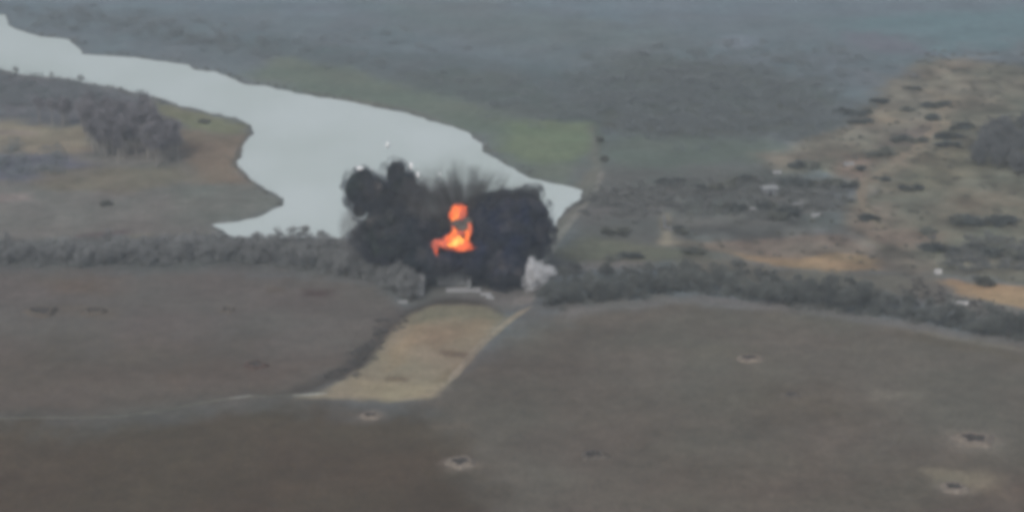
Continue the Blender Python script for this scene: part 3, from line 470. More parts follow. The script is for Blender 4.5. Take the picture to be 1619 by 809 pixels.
BARK = mottled('grey_bark', (0.085, 0.078, 0.07), 0.3, 2.0)
PALE_BARK = mottled('pale_bark', (0.20, 0.19, 0.175), 0.3, 2.0)
TWIG_GREY = mottled('grey_twigs', (0.185, 0.19, 0.19), 0.25, 0.5, obj_var=0.12)
TWIG_DARK = mottled('dark_green_twigs', (0.10, 0.107, 0.10), 0.3, 0.5, obj_var=0.25)
TWIG_BLUE = mottled('violet_grey_twigs', (0.15, 0.145, 0.157), 0.25, 0.5, obj_var=0.2)
LEAF_DARK = mottled('dark_evergreen', (0.075, 0.085, 0.082), 0.3, 0.6, obj_var=0.25)
BRUSH = mottled('dry_brush', (0.10, 0.105, 0.09), 0.35, 0.5, obj_var=0.35)

def kind_set(spec, n, bark, twig, seed):
    return [tree_meshes((spec[0] * random.uniform(.85, 1.15), spec[1] * random.uniform(.85, 1.15), spec[2], spec[3]), seed + i, bark, twig) for i in range(n)]

def put_tree(name, protos, x, y, s, label, cat, group):
    tr, cr = random.choice(protos)
    r = link(name, None, loc=(x, y, zat(x, y)), rz=random.uniform(0, 6.28), scale=(s * random.uniform(.9, 1.1), s * random.uniform(.9, 1.1), s * random.uniform(.85, 1.15)))
    tag(r, label, cat, group)
    link('trunk', tr, r); link('crown', cr, r)
    return r

BELT_G = kind_set((8.0, 5.6, .25, 1000), 6, BARK, TWIG_GREY, 100)
BELT_D = kind_set((7.2, 5.8, .2, 1050), 6, BARK, TWIG_DARK, 200)
GROVE_T = kind_set((13.0, 5.4, .62, 520), 5, PALE_BARK, TWIG_BLUE, 300)
COPSE_T = kind_set((8.5, 6.0, .2, 640), 5, BARK, mottled('copse_twigs', (0.115, 0.12, 0.122), 0.25, 0.5, obj_var=0.15), 350)
SHRUB = kind_set((2.0, 4.4, .12, 420), 5, BARK, LEAF_DARK, 400)
SHRUB_B = kind_set((1.9, 4.2, .12, 360), 4, BARK, BRUSH, 450)

def along(path, step, spread, fn):
    q = resample(path, step)
    for p in q:
        fn(p[0] + random.gauss(0, spread * 0.35), p[1] + random.gauss(0, spread))

def in_poly(poly, n, seed):
    rng = np.random.default_rng(seed); P = np.array(poly); out = []
    lo, hi = P.min(0), P.max(0)
    while len(out) < n:
        c = lo + rng.random((n * 3, 2)) * (hi - lo)
        c = c[sdf(c[:, 0], c[:, 1], poly) < 0]
        out += c.tolist()
    return np.array(out[:n])

along(BELT_LEFT, 2.5, 2.2, lambda x, y: put_tree('bare_tree', BELT_G, x, y, random.uniform(.7, 1.05), 'bare grey tree in the near row of the tree belt left of the smoke', 'tree', 'near row of the left tree belt'))
along(BELT_LEFT3, 2.4, 2.6, lambda x, y: put_tree('bare_tree', BELT_G, x, y, random.uniform(.8, 1.15), 'bare grey tree in the thick clump where the left belt meets the smoke', 'tree', 'clump beside the smoke'))
along(BELT_LEFT2, 3.4, 3.0, lambda x, y: put_tree('bare_tree', BELT_G, x, y, random.uniform(.5, .75), 'low bare tree along the dam shore left of the smoke', 'tree', 'trees along the dam shore'))
along(BELT_RIGHT, 2.3, 2.6, lambda x, y: put_tree('hedgerow_tree', BELT_D, x, y, random.uniform(.7, 1.1), 'dark hedgerow tree at the top edge of the right field', 'tree', 'near row of the right tree belt'))
along(BELT_RIGHT2, 3.6, 5.0, lambda x, y: put_tree('hedgerow_tree', BELT_D, x, y, random.uniform(.5, .85), 'shorter dark tree behind the hedgerow of the right field', 'tree', 'back row of the right tree belt'))
for x, y in in_poly(GROVE, 85, 5):
    put_tree('grove_tree', GROVE_T, x, y, random.uniform(.8, 1.1), 'tall bare tree with a pale trunk in the grove on the peninsula', 'tree', 'bare grove on the peninsula')
for x, y in in_poly(GROVE_RIGHT, 110, 6):
    put_tree('copse_tree', COPSE_T, x, y, random.uniform(.7, 1.0), 'dark tree in the copse at the right edge above the village slope', 'tree', 'copse at the right edge')
LANE = np.array(next(r[1] for r in RIBBONS if r[0] == 'village_lane'))
LANE = LANE[np.argsort(LANE[:, 1])]
ORD = ['first', 'second', 'third', 'fourth', 'fifth', 'sixth', 'seventh', 'eighth', 'ninth', 'tenth', 'eleventh', 'twelfth', 'thirteenth', 'fourteenth', 'fifteenth', 'sixteenth', 'seventeenth', 'eighteenth', 'nineteenth', 'twentieth']
zones = {}
for (x, y), w in BUSHES:
    if x < 0: zn = 'on the left bank of the lake'
    elif x < 100 or y < 590: zn = 'near the lakeside road'
    elif y < LANE[0, 1]: zn = 'on the slope below the sandy lane'
    else: zn = 'left of the sandy lane' if x < np.interp(y, LANE[:, 1], LANE[:, 0]) else 'right of the sandy lane'
    zones.setdefault(zn, []).append((y, x, w))
for zn, items in zones.items():
    items.sort(reverse=True)
    for j, (y, x, w) in enumerate(items):
        look = 'wide clump of low bushes ' if w > 8 else ('dark bush ' if w > 4.5 else 'small dark bush ')
        r = tag(link('bush', None, loc=(x, y, zat(x, y))), look + zn + ', ' + ORD[j] + ' from far end', 'bush', 'bushes ' + zn)
        n = max(1, int(round(w / 3.2)))
        for k in range(n):
            tr, cr = random.choice(SHRUB if random.random() < .6 else SHRUB_B)
            dx = (k - (n - 1) / 2) * w / n + random.uniform(-.8, .8) * (n > 1); dy = random.uniform(-2.2, 2.2) * (n > 1)
            sc = max(.5, min(1.15, w / n / 3.0)) * random.uniform(.75, 1.3)
            off = (dx, dy, zat(x + dx, y + dy) - zat(x, y)); rz = random.uniform(0, 6.28)
            link('trunk', tr, r, off, rz, (sc, sc, sc)); link('crown', cr, r, off, rz, (sc * random.uniform(.9, 1.3), sc, sc * random.uniform(.7, 1.1)))
SH_L = ('rounded small tree standing on the lake shore nearest the left edge', 'low tree on the left lake shore between two others', 'thin upright tree on the left lake shore')
for ((x, y), h), lab in zip(SHORE, SH_L):
    put_tree('shore_tree', BELT_G, x, y, h / 7.5, lab, 'tree', 'small trees on the left shore')

def scrub(name, polys, n, rw, rh, tris, size, mat, seed, label, cat='scrub', line=None, drift=0):
    rng = np.random.default_rng(seed)
    P = np.concatenate([in_poly(p, m, seed + i) for i, (p, m) in enumerate(zip(polys, n))]) if line is None else line
    if drift: P = P + rng.normal(size=P.shape) * np.array([drift, drift])
    P = P[sdf(P[:, 0], P[:, 1], LAKE) > rw]
    s = 0.6 + 0.8 * rng.random(len(P))
    z = height(P[:, 0], P[:, 1])
    cen = np.stack([P[:, 0], P[:, 1], z + rh * 0.7 * s], -1)
    V, F = tri_cloud(cen, np.stack([rw * s, rw * s, rh * s], -1), tris, size, seed)
    return tag(link(name, mesh_np(name, V, F, mat)), label, cat, kind='stuff')

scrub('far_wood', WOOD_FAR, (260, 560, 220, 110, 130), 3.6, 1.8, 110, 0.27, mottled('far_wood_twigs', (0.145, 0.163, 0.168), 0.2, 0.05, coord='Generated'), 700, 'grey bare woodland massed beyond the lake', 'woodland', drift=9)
scrub('scrub_thicket', SCRUB[:2], (330, 130), 1.5, 0.8, 60, 0.3, mottled('thicket_twigs', (0.14, 0.145, 0.14), 0.3, 0.05, coord='Generated'), 720, 'low grey scrub on the slope right of the lake', 'scrub', drift=4)
scrub('gully_scrub', SCRUB[2:], (110, 60), 0.9, 0.3, 44, 0.2, mottled('gully_twigs', (0.09, 0.086, 0.08), 0.3, 0.05, coord='Generated'), 740, 'dark weeds along the gully edge and field margin', 'weeds', drift=2.2)
scrub('slope_weeds', [ROUGH], (620,), 1.1, 0.35, 36, 0.24, mottled('weed_stalks', (0.105, 0.105, 0.088), 0.5, 6.0, coord='Generated'), 730, 'dry weeds dotted over the sandy slope', 'weeds')
_sh = np.concatenate([resample(LAKE[5:36], 1.5), resample(LAKE[46:74], 1.5)])
_sh = np.repeat(_sh, 2, 0) + RNG.normal(size=(len(_sh) * 2, 2)) * np.array([1.6, 2.6])
_sh = _sh[(sdf(_sh[:, 0], _sh[:, 1], LAKE) > 0.9) & (vnoise(_sh[:, 0] / 14.0, _sh[:, 1] / 14.0, 8) > 0.42)]
scrub('shore_reeds', None, None, 0.8, 0.45, 26, 0.2, mottled('reed_stalks', (0.13, 0.128, 0.112), 0.4, 6.0, coord='Generated'), 735, 'thin reeds along the lake shore', 'reeds', line=_sh)
def belt_floor(paths, spread, seed, mat, name, label, rw=1.7, rh=1.3):
    rng = np.random.default_rng(seed); pts = []
    for p, sp in zip(paths, spread):
        q = np.repeat(resample(p, 1.6), 2, 0); q = q + rng.normal(size=q.shape) * np.array([1.0, sp]); pts.append(q)
    P = np.concatenate(pts)
    return scrub(name, None, None, rw, rh, 44, 0.3, mat, seed, label, 'undergrowth', line=P)
belt_floor((BELT_LEFT, BELT_LEFT2), (2.6, 4.0), 760, mottled('left_brush', (0.165, 0.17, 0.168), 0.25, 0.05, coord='Generated'), 'belt_undergrowth', 'grey brush under the left tree belt')
belt_floor((BELT_RIGHT, BELT_RIGHT2), (2.8, 6.0), 780, mottled('right_brush', (0.10, 0.107, 0.098), 0.3, 0.05, coord='Generated'), 'hedge_undergrowth', 'dark brush under the right tree belt')

# ---------------------------------------------------------------- masonry
def box(bm, x0, x1, y0, y1, z0, z1):
    vs = [bm.verts.new(p) for p in ((x0, y0, z0), (x1, y0, z0), (x1, y1, z0), (x0, y1, z0), (x0, y0, z1), (x1, y0, z1), (x1, y1, z1), (x0, y1, z1))]
    for q in ((3, 2, 1, 0), (4, 5, 6, 7), (0, 1, 5, 4), (1, 2, 6, 5), (2, 3, 7, 6), (3, 0, 4, 7)):
        bm.faces.new([vs[i] for i in q])
    return vs

def boxmesh(name, boxes, mat, bevel=0.0, rough=0.0, seed=0):
    bm = bmesh.new()
    for b in boxes: box(bm, *b)
    if rough:
        bmesh.ops.subdivide_edges(bm, edges=bm.edges[:], cuts=3, use_grid_fill=True)
        for v in bm.verts:
            n = mnoise.noise_vector(v.co * 0.9 + Vector((seed, 0, 0)))
            v.co += n * rough
    elif bevel:
        bmesh.ops.bevel(bm, geom=bm.edges[:], offset=bevel, segments=1, affect='EDGES')
    me = bpy.data.meshes.new(name); bm.to_mesh(me); bm.free(); me.materials.append(mat)
    return me

CONC = mottled('weathered_concrete', (0.17, 0.175, 0.18), 0.22, 0.7, bump=0.3)
CONC_P = mottled('pale_concrete', (0.27, 0.275, 0.28), 0.18, 0.7)
DARK = mottled('dark_opening', (0.03, 0.033, 0.036), 0.2, 1.0)
WHITE = mottled('whitewash', (0.42, 0.42, 0.42), 0.15, 0.8)
GREYWALL = mottled('grey_render', (0.155, 0.165, 0.172), 0.2, 0.8)
ROOF = mottled('pale_roof_sheet', (0.22, 0.228, 0.232), 0.15, 0.6)

def spillway():
    hx, hy = SPILL['head']; z = zat(hx, hy)
    root = tag(link('concrete_spillway', None, loc=(hx, hy, z)), 'pale concrete spillway wall with a dark culvert, under the smoke', 'spillway')
    wx, wy = SPILL['wing']; cx, cy = SPILL['culv']; ax, ay = SPILL['apron']
    link('headwall', boxmesh('headwall', [(-4.2, 4.4, 0, 0.9, -0.5, 4.4)], CONC, 0.08), root)
    link('coping', boxmesh('coping', [(-4.4, 4.6, -0.15, 1.05, 4.4, 4.75)], CONC_P, 0.05), root)
    link('wing_wall', boxmesh('wing_wall', [(wx - hx - 0.9, wx - hx + 0.9, wy - hy, wy - hy + 7.0, -0.5, 4.6)], CONC_P, 0.08), root)
    link('wing_wall', boxmesh('wing_wall', [(4.45, 5.5, -5.0, 1.2, -0.5, 2.8)], CONC, 0.08), root)
    cv = link('culvert', boxmesh('culvert', [(-8.3, -4.25, 0.1, 3.2, -0.5, 4.3)], CONC, 0.08), root)
    # culvert mouth: a flat dark face, its colour standing in for shade inside
    V = []; F = []; n = 14
    for k in range(n):
        t = math.pi * k / (n - 1)
        for r, y in ((1.55, 0.04), (1.55, 2.6)):
            V.append((-6.3 + math.cos(t) * r, y, 1.3 + math.sin(t) * r))
    for k in range(n - 1): F.append((2 * k, 2 * k + 1, 2 * k + 3, 2 * k + 2))
    bm = bmesh.new(); vs = [bm.verts.new((a, 0.06, c)) for a, b, c in V[::2]] + [bm.verts.new((-7.85, 0.06, -0.4)), bm.verts.new((-4.75, 0.06, -0.4))]
    bm.faces.new(vs); me = bpy.data.meshes.new('culvert_mouth'); bm.to_mesh(me); bm.free(); me.materials.append(DARK)
    link('culvert_mouth', me, cv)
    link('apron', boxmesh('apron', [(ax - hx - 5.0, ax - hx + 5.2, ay - hy - 1.2, ay - hy + 2.4, 0.05, 0.5)], CONC_P, 0.06), root)
    for i, (u, v, w) in enumerate(((11.2, -12.0, 1.1), (10.0, -9.0, 1.6), (-14.0, -16.0, 1.4))):
        link('broken_slab', boxmesh('broken_slab', [(u - w, u + w, v - 0.6, v + 0.6, 0.0, 0.55)], CONC_P, 0, 0.18, i * 5), root)
spillway()

def house():
    x, y = HOUSE; z = zat(x, y)
    root = tag(link('house', None, loc=(x, y, z), rz=0.12), 'small grey house with a pale roof on the scrubby slope', 'house')
    link('wall', boxmesh('wall', [(-2.5, 2.5, 0, 4.2, -0.3, 2.7)], GREYWALL, 0.03), root)
    V = [(-2.8, -0.3, 2.65), (2.8, -0.3, 2.65), (2.8, 4.5, 2.65), (-2.8, 4.5, 2.65), (-2.8, 2.1, 3.4), (2.8, 2.1, 3.4)]
    bm = bmesh.new(); vs = [bm.verts.new(p) for p in V]
    for q in ((0, 1, 5, 4), (2, 3, 4, 5), (0, 4, 3), (1, 2, 5), (3, 2, 1, 0)): bm.faces.new([vs[i] for i in q])
    me = bpy.data.meshes.new('roof'); bm.to_mesh(me); bm.free(); me.materials.append(ROOF)
    rf = link('roof', me, root)
    link('chimney', boxmesh('chimney', [(1.2, 1.7, 2.2, 2.7, 3.2, 4.2)], GREYWALL, 0.02), rf)
    link('door', boxmesh('door', [(-0.5, 0.5, -0.06, -0.003, -0.2, 1.9)], DARK), root)
    for wx in (-2.0, 1.9):
        w = link('window', boxmesh('window', [(wx - 0.55, wx + 0.55, -0.05, -0.003, 1.0, 2.1)], WHITE), root)
        link('pane', boxmesh('pane', [(wx - 0.45, wx + 0.45, -0.07, -0.052, 1.1, 2.0)], DARK), w)
    return root
house()

PL = ('tiny white ruined wall between two dark bushes on the slope', 'long low pale wall remnant in the scrub below the grey house', 'faint pale wall remnant right of the long low one',
      'bright white hut remnant at the corner of the tan field', 'pale wall remnant at the right edge above the tan field', 'white broken wall in the hedge below the tan field',
      'pale slab in the hedge left of the tan field', 'pinkish white wall remnant beside the sandy lane', 'pale wall fragment standing behind the grey house')
for i, (((x, y), w), lab) in enumerate(zip(PALE, PL)):
    root = tag(link('ruined_wall', None, loc=(x, y, zat(x, y)), rz=random.uniform(-.2, .2)), lab, 'ruin', 'pale ruins on the right slope')
    hgt = 1.5 if w < 3 else 1.0
    link('wall_segment', boxmesh('wall_segment', [(-w / 2, w / 2, -0.25, 0.25, -0.3, hgt)], WHITE if i in (0, 3, 5) else CONC_P, 0, 0.22, i * 3.1), root)
    link('wall_segment', boxmesh('wall_segment', [(w / 2 - 0.5, w / 2, 0.35, 1.8, -0.3, hgt * 0.7)], CONC, 0, 0.2, i * 3.7), root)
    link('rubble', boxmesh('rubble', [(-w / 2 + 0.2, 0, -1.0, -0.4, -0.2, 0.35)], CONC_P, 0, 0.25, i * 2.3), root)
x, y = RUIN
root = tag(link('ruined_wall', None, loc=(x, y, zat(x, y)), rz=-0.05), 'pale upright wall ruin at the corner of the sandy bank', 'ruin', 'pale ruins on the right slope')
link('wall_segment', boxmesh('wall_segment', [(-0.3, 0.3, -9.0, 4.0, -0.3, 1.6)], CONC, 0, 0.25, 8.1), root)
link('wall_segment', boxmesh('wall_segment', [(0.4, 4.2, -9.3, -8.8, -0.3, 1.1)], CONC, 0, 0.25, 9.1), root)

# ---------------------------------------------------------------- the blast
def billow(p, seed):
    s = 0.0; a = 1.0; q = Vector(p) + Vector((seed * 3.7, seed * 1.3, seed * 2.1))
    for _ in range(5):
        s += a * (1 - 2.2 * abs(mnoise.noise(q))); q = q * 2.05; a *= 0.52
    return s

_ICO = {}
def ico(sub):
    if sub not in _ICO:
        bm = bmesh.new(); bmesh.ops.create_icosphere(bm, subdivisions=sub, radius=1.0)
        bm.verts.index_update()
        _ICO[sub] = (np.array([v.co[:] for v in bm.verts]), np.array([[v.index for v in f.verts] for f in bm.faces])); bm.free()
    return _ICO[sub]

def puff(name, lobe, mat, seed, amp=0.20, freq=1.3, sub=5, parent=None, grow=1.0):
    (x, y, z), (a, b, c), tone = lobe
    V, F = ico(sub); out = np.empty_like(V)
    for i, p in enumerate(V):
        f = 1 + amp * (billow(p * freq, seed) - 0.45)
        out[i] = p * f
    out *= np.array([a, b, c]) * grow
    me = mesh_np(name, out, F, mat, True)
    return link(name, me, parent, loc=(x, y, z) if parent is None else Vector((x, y, z)) - parent.location)

def volume_mat(name, col, dens, absorb=(0, 0, 0)):
    m = bpy.data.materials.new(name); m.use_nodes = True; nt = m.node_tree
    for n in list(nt.nodes): nt.nodes.remove(n)
    out = nt.nodes.new('ShaderNodeOutputMaterial'); pv = nt.nodes.new('ShaderNodeVolumePrincipled')
    pv.inputs['Color'].default_value = (*col, 1); pv.inputs['Density'].default_value = dens
    nt.links.new(pv.outputs[0], out.inputs['Volume'])
    return m

def smoke_material():
    m, nt, b = node_mat('black_smoke')
    L = nt.links.new
    b.inputs['Roughness'].default_value = 1.0; b.inputs['Specular IOR Level'].default_value = 0.0
    tc = nt.nodes.new('ShaderNodeTexCoord')
    # soot tint drifts from greenish at one flank to bluish at the other, browner where it is torn open
    sx = nt.nodes.new('ShaderNodeSeparateXYZ'); L(tc.outputs['Object'], sx.inputs[0])
    n1 = nt.nodes.new('ShaderNodeTexNoise'); n1.inputs['Scale'].default_value = 0.07; n1.inputs['Detail'].default_value = 4; L(tc.outputs['Object'], n1.inputs['Vector'])
    ad = nt.nodes.new('ShaderNodeMath'); ad.operation = 'MULTIPLY_ADD'; ad.inputs[1].default_value = 24.0; L(n1.outputs['Fac'], ad.inputs[0]); L(sx.outputs['X'], ad.inputs[2])
    mr = nt.nodes.new('ShaderNodeMapRange'); mr.inputs['From Min'].default_value = -22; mr.inputs['From Max'].default_value = 14; L(ad.outputs[0], mr.inputs['Value'])
    r1 = nt.nodes.new('ShaderNodeValToRGB'); e = r1.color_ramp.elements
    e[0].position = 0.15; e[0].color = (0.017, 0.022, 0.020, 1); e[1].position = 0.7; e[1].color = (0.011, 0.015, 0.034, 1)
    L(mr.outputs['Result'], r1.inputs['Fac'])
    n2 = nt.nodes.new('ShaderNodeTexNoise'); n2.inputs['Scale'].default_value = 0.11; n2.inputs['Detail'].default_value = 5; n2.inputs['Roughness'].default_value = 0.6; L(tc.outputs['Object'], n2.inputs['Vector'])
    r2 = nt.nodes.new('ShaderNodeValToRGB'); e = r2.color_ramp.elements
    e[0].position = 0.50; e[0].color = (0, 0, 0, 1); e[1].position = 0.74; e[1].color = (1, 1, 1, 1)
    L(n2.outputs['Fac'], r2.inputs['Fac'])
    mx = nt.nodes.new('ShaderNodeMix'); mx.data_type = 'RGBA'
    L(r2.outputs['Color'], mx.inputs['Factor']); L(r1.outputs['Color'], mx.inputs['A']); mx.inputs['B'].default_value = (0.095, 0.085, 0.082, 1)
    L(mx.outputs['Result'], b.inputs['Base Color'])
    return m

base = Vector((SMOKE[15][0][0], Y0, 0.6))
def fused(name, lobes, mat, voxel, grow, amp, parent=None, smooth_it=2):
    """one body out of overlapping lobes: their union as a voxel surface, then billows pushed out of it"""
    V = []; F = []
    for i, lb in enumerate(lobes):
        (x, y, z), r, _ = lb
        v, f = ico(4); R_ = np.array(r) + grow
        o = np.array([p * (1 + 0.20 * (billow(p * 1.2, i + 1) - 0.45)) for p in v]) * R_ + np.array([x, y, z]) - np.array(base)
        F.append(f + sum(len(q) for q in V)); V.append(o)
    me = mesh_np(name, np.concatenate(V), np.concatenate(F))
    tmp = bpy.data.objects.new(name, me); COL.objects.link(tmp)
    rm = tmp.modifiers.new('r', 'REMESH'); rm.mode = 'VOXEL'; rm.voxel_size = voxel
    sm = tmp.modifiers.new('s', 'SMOOTH'); sm.factor = 0.5; sm.iterations = smooth_it
    dg = bpy.context.evaluated_depsgraph_get()
    out = bpy.data.meshes.new_from_object(tmp.evaluated_get(dg))
    bpy.data.objects.remove(tmp); bpy.data.meshes.remove(me)
    n = len(out.vertices); co = np.empty(n * 3, dtype=np.float32); no = np.empty(n * 3, dtype=np.float32)
    out.vertices.foreach_get('co', co); out.vertices.foreach_get('normal', no)
    co = co.reshape(-1, 3); no = no.reshape(-1, 3)
    if amp:
        d = np.array([billow(Vector(p) * 0.16, 3.3) for p in co])
        co = co + no * ((d - 0.4) * amp)[:, None]
        out.vertices.foreach_set('co', co.astype(np.float32).ravel())
    out.name = name; out.materials.clear(); out.materials.append(mat)
    out.polygons.foreach_set('use_smooth', np.ones(len(out.polygons), dtype=bool)); out.update()
    return link(name, out, parent, loc=base if parent is None else None)
cloud = fused('smoke_cloud', SMOKE, smoke_material(), 0.55, -1.0, 1.7)
tag(cloud, 'black explosion smoke billowing over the dam at the lake end', 'smoke cloud', kind='thing')
def torn_volume(name, col, dens, scale, lo, hi, step, radial=None, warp=0.0):
    """soot whose density breaks up in billows; radial = (centre, reach): streaks thrown outwards that thin with distance"""
    m = bpy.data.materials.new(name); m.use_nodes = True; nt = m.node_tree; L = nt.links.new
    for n in list(nt.nodes): nt.nodes.remove(n)
    out = nt.nodes.new('ShaderNodeOutputMaterial'); pv = nt.nodes.new('ShaderNodeVolumePrincipled')
    pv.inputs['Color'].default_value = (*col, 1)
    ge = nt.nodes.new('ShaderNodeNewGeometry'); vec = ge.outputs['Position']
    if radial:
        sb = nt.nodes.new('ShaderNodeVectorMath'); sb.operation = 'SUBTRACT'; L(vec, sb.inputs[0]); sb.inputs[1].default_value = radial[0]
        ln = nt.nodes.new('ShaderNodeVectorMath'); ln.operation = 'LENGTH'; L(sb.outputs[0], ln.inputs[0])
        nm = nt.nodes.new('ShaderNodeVectorMath'); nm.operation = 'NORMALIZE'; L(sb.outputs[0], nm.inputs[0])
        sm = nt.nodes.new('ShaderNodeVectorMath'); sm.operation = 'SCALE'; sm.inputs['Scale'].default_value = 0.016; L(sb.outputs[0], sm.inputs[0])
        ad = nt.nodes.new('ShaderNodeVectorMath'); ad.operation = 'ADD'; L(nm.outputs[0], ad.inputs[0]); L(sm.outputs[0], ad.inputs[1]); vec = ad.outputs[0]
    nz = nt.nodes.new('ShaderNodeTexNoise'); nz.inputs['Scale'].default_value = scale; nz.inputs['Detail'].default_value = 4; nz.inputs['Roughness'].default_value = 0.6
    nz.inputs['Distortion'].default_value = warp
    L(vec, nz.inputs['Vector'])
    mr = nt.nodes.new('ShaderNodeMapRange'); mr.interpolation_type = 'SMOOTHSTEP'
    mr.inputs['From Min'].default_value = lo; mr.inputs['From Max'].default_value = hi; mr.inputs['To Max'].default_value = dens
    L(nz.outputs['Fac'], mr.inputs['Value']); d = mr.outputs['Result']
    if radial:
        fo = nt.nodes.new('ShaderNodeMapRange'); fo.interpolation_type = 'SMOOTHSTEP'
        fo.inputs['From Min'].default_value = radial[1]; fo.inputs['From Max'].default_value = radial[1] * 0.35
        L(ln.outputs['Value'], fo.inputs['Value'])
        mu = nt.nodes.new('ShaderNodeMath'); mu.operation = 'MULTIPLY'; L(d, mu.inputs[0]); L(fo.outputs['Result'], mu.inputs[1]); d = mu.outputs[0]
    L(d, pv.inputs['Density']); L(pv.outputs[0], out.inputs['Volume'])
    m.cycles.volume_step_rate = step
    return m
fused('smoke_veil', SMOKE, torn_volume('billowing_soot', (0.075, 0.082, 0.105), 0.45, 0.28, 0.42, 0.66, 0.12), 0.8, 1.3, 1.5, parent=cloud)
fused('smoke_jets', JETS, torn_volume('thrown_soot', (0.10, 0.095, 0.092), 0.6, 5.5, 0.46, 0.70, 0.15, radial=(BLAST, 29.0)), 1.0, 0.0, 0.6, parent=cloud)
FV = torn_volume('soot_finger', (0.085, 0.085, 0.092), 0.6, 0.30, 0.36, 0.62, 0.2)
for i, lb in enumerate(FINGER):
    puff('smoke_finger', lb, FV, 40 + i, amp=0.35, freq=1.2, sub=4, parent=cloud)
VM = volume_mat('rolling_smoke', (0.24, 0.23, 0.23), 0.07)
for i, lb in enumerate(VEIL):
    puff('smoke_wisp', lb, VM, 60 + i, amp=0.45, freq=1.3, sub=4, parent=cloud)

def flame_mat(name, cols, power):
    m = bpy.data.materials.new(name); m.use_nodes = True; nt = m.node_tree
    for n in list(nt.nodes): nt.nodes.remove(n)
    out = nt.nodes.new('ShaderNodeOutputMaterial'); em = nt.nodes.new('ShaderNodeEmission')
    ge = nt.nodes.new('ShaderNodeNewGeometry'); nz = nt.nodes.new('ShaderNodeTexNoise')
    nz.inputs['Scale'].default_value = 0.38; nz.inputs['Detail'].default_value = 6; nz.inputs['Roughness'].default_value = 0.55
    rp = nt.nodes.new('ShaderNodeValToRGB'); e = rp.color_ramp.elements
    for el, (ps, cl) in zip([e[0], e.new(0.45), e.new(0.55), e[-1]], zip((0.30, 0.44, 0.56, 0.70), cols)):
        el.position = ps; el.color = (*cl, 1)
    nt.links.new(ge.outputs['Position'], nz.inputs['Vector']); nt.links.new(nz.outputs['Fac'], rp.inputs['Fac'])
    nt.links.new(rp.outputs[0], em.inputs['Color']); em.inputs['Strength'].default_value = power
    nt.links.new(em.outputs[0], out.inputs['Surface'])
    return m
FL = (flame_mat('flame_core', ((0.75, 0.16, 0.03), (0.9, 0.28, 0.05), (1.0, 0.45, 0.08), (1.0, 0.65, 0.2)), 1.35),
      flame_mat('flame_orange', ((0.22, 0.035, 0.02), (0.6, 0.09, 0.03), (0.85, 0.17, 0.04), (1.0, 0.36, 0.07)), 1.15),
      flame_mat('flame_red', ((0.10, 0.03, 0.03), (0.28, 0.06, 0.045), (0.5, 0.10, 0.06), (0.8, 0.18, 0.07)), 1.0))
def tongues(lb, seed):
    # a ragged bundle of small licking tongues filling one burst of fire
    (x, y, z), r, tone = lb; rnd = random.Random(seed); V = []; F = []; n0 = 0
    v, f = ico(3)
    for k in range(14):
        d = Vector((rnd.gauss(0, .5), rnd.gauss(0, .3), rnd.gauss(0, .5)))
        sz = rnd.uniform(.2, .48); c = np.array([d.x * r[0], d.y * r[1], d.z * r[2]])
        o = np.array([p * (1 + 0.6 * (billow(p * 1.9, seed + k) - 0.45)) for p in v]) * np.array([r[0] * sz * .8, r[1] * sz, r[2] * sz * 1.1])
        o[:, 0] += 0.35 * o[:, 2] * rnd.uniform(-1, 1)
        V.append(o + c); F.append(f + n0); n0 += len(v)
    return mesh_np('flame', np.concatenate(V), np.concatenate(F), FL[tone], True)
GL = bpy.data.materials.new('hot_gas'); GL.use_nodes = True
for n in list(GL.node_tree.nodes): GL.node_tree.nodes.remove(n)
_o = GL.node_tree.nodes.new('ShaderNodeOutputMaterial'); _p = GL.node_tree.nodes.new('ShaderNodeVolumePrincipled')
_p.inputs['Color'].default_value = (0.3, 0.2, 0.18, 1); _p.inputs['Density'].default_value = 0.12
_p.inputs['Emission Color'].default_value = (1.0, 0.16, 0.06, 1); _p.inputs['Emission Strength'].default_value = 0.09
GL.node_tree.links.new(_p.outputs[0], _o.inputs['Volume'])
fb = tag(link('fireball', None, loc=Vector(FLAME[3][0])), 'orange and yellow flames bursting from the middle of the black smoke', 'fire', kind='thing')
for i, lb in enumerate(FLAME):
    link('flame', tongues(lb, 130 + i), fb, Vector(lb[0]) - fb.location)
    if i % 2 == 0: puff('flame_glow', (lb[0], tuple(1.4 * r for r in lb[1]), 0), GL, 150 + i, amp=0.4, freq=1.4, sub=3, parent=fb)
for i, lb in enumerate(BROWN):
    puff('smoke_curl', lb, mottled('pale_brown_smoke', (0.085, 0.075, 0.065), 0.45, 0.35), 170 + i, amp=0.5, freq=1.5, sub=4, parent=cloud)

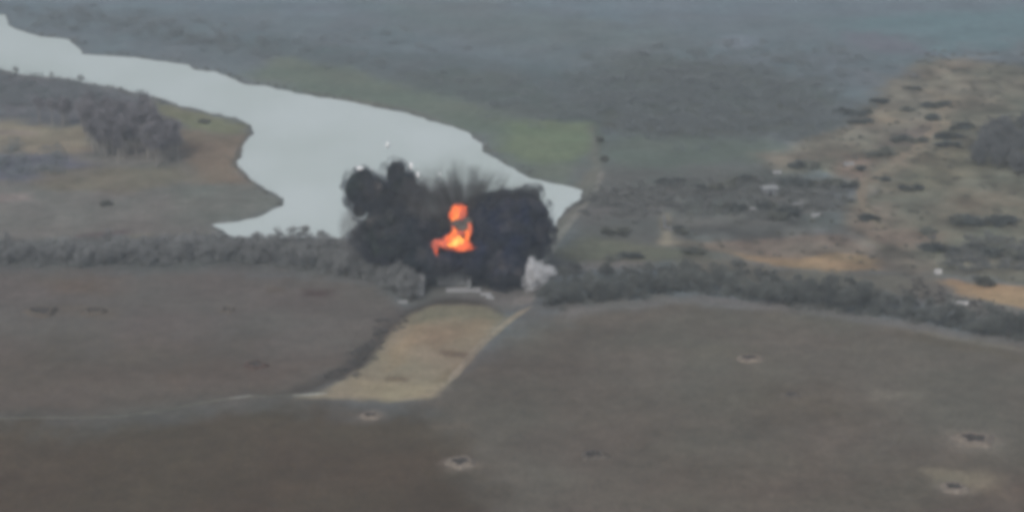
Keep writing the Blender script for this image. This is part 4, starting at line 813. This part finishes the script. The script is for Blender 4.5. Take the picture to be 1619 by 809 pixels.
dust = tag(link('dust_puff', None, loc=Vector(DUST[0][0])), 'bright white puff of dust at the right foot of the smoke', 'dust cloud', kind='thing')
DV = torn_volume('blown_dust', (0.95, 0.955, 0.97), 0.5, 0.3, 0.34, 0.62, 0.12)
for i, lb in enumerate(DUST):
    puff('dust_lobe', (lb[0], tuple(.35 * r for r in lb[1]), 0), mottled('white_dust', (0.70, 0.71, 0.73), 0.12, 0.3), 190 + i, amp=0.3, freq=1.4, sub=4, parent=dust)
    puff('dust_veil', (lb[0], tuple(1.25 * r for r in lb[1]), 0), DV, 195 + i, amp=0.5, freq=1.2, sub=3, parent=dust)

WHITE_HOT = mottled('bright_fragment', (0.78, 0.79, 0.8), 0.05, 1.0)
for i, (p, s, lab) in enumerate(DEBRIS):
    V, F = ico(3); out = V * np.array([1.0, 0.7, 0.65 if i not in (1, 2, 3) else 1.5]) * s * 0.62
    for k in range(len(out)):
        out[k] *= 1 + 0.45 * mnoise.noise(Vector(V[k]) * 2.2 + Vector((i * 9.0, 0, 0)))
    tag(link('flying_fragment', mesh_np('flying_fragment', out, F, WHITE_HOT), loc=p, rz=i), lab, 'debris', 'white fragments thrown up by the blast')

# ---------------------------------------------------------------- the air
def make_haze():
    me = bpy.data.meshes.new('haze')
    bm = bmesh.new()
    bmesh.ops.create_cube(bm, size=1.0)
    for v in bm.verts:
        v.co = Vector((v.co.x * 6800, v.co.y * 6800 + 900, -4.0 + (v.co.z + 0.5) * 204.0))
    bm.to_mesh(me); bm.free()
    o = bpy.data.objects.new('haze', me); COL.objects.link(o)
    o['kind'] = 'stuff'; o['label'] = 'thin grey winter haze over the whole valley'; o['category'] = 'haze'
    m = bpy.data.materials.new('haze_air'); m.use_nodes = True
    nt = m.node_tree
    for n in list(nt.nodes): nt.nodes.remove(n)
    out = nt.nodes.new('ShaderNodeOutputMaterial')
    pv = nt.nodes.new('ShaderNodeVolumePrincipled')
    pv.inputs['Color'].default_value = (0.78, 0.87, 0.95, 1)
    pv.inputs['Density'].default_value = HAZE_DENSITY
    pv.inputs['Anisotropy'].default_value = 0.2
    nt.links.new(pv.outputs[0], out.inputs['Volume'])
    me.materials.append(m)
    return o

make_haze()
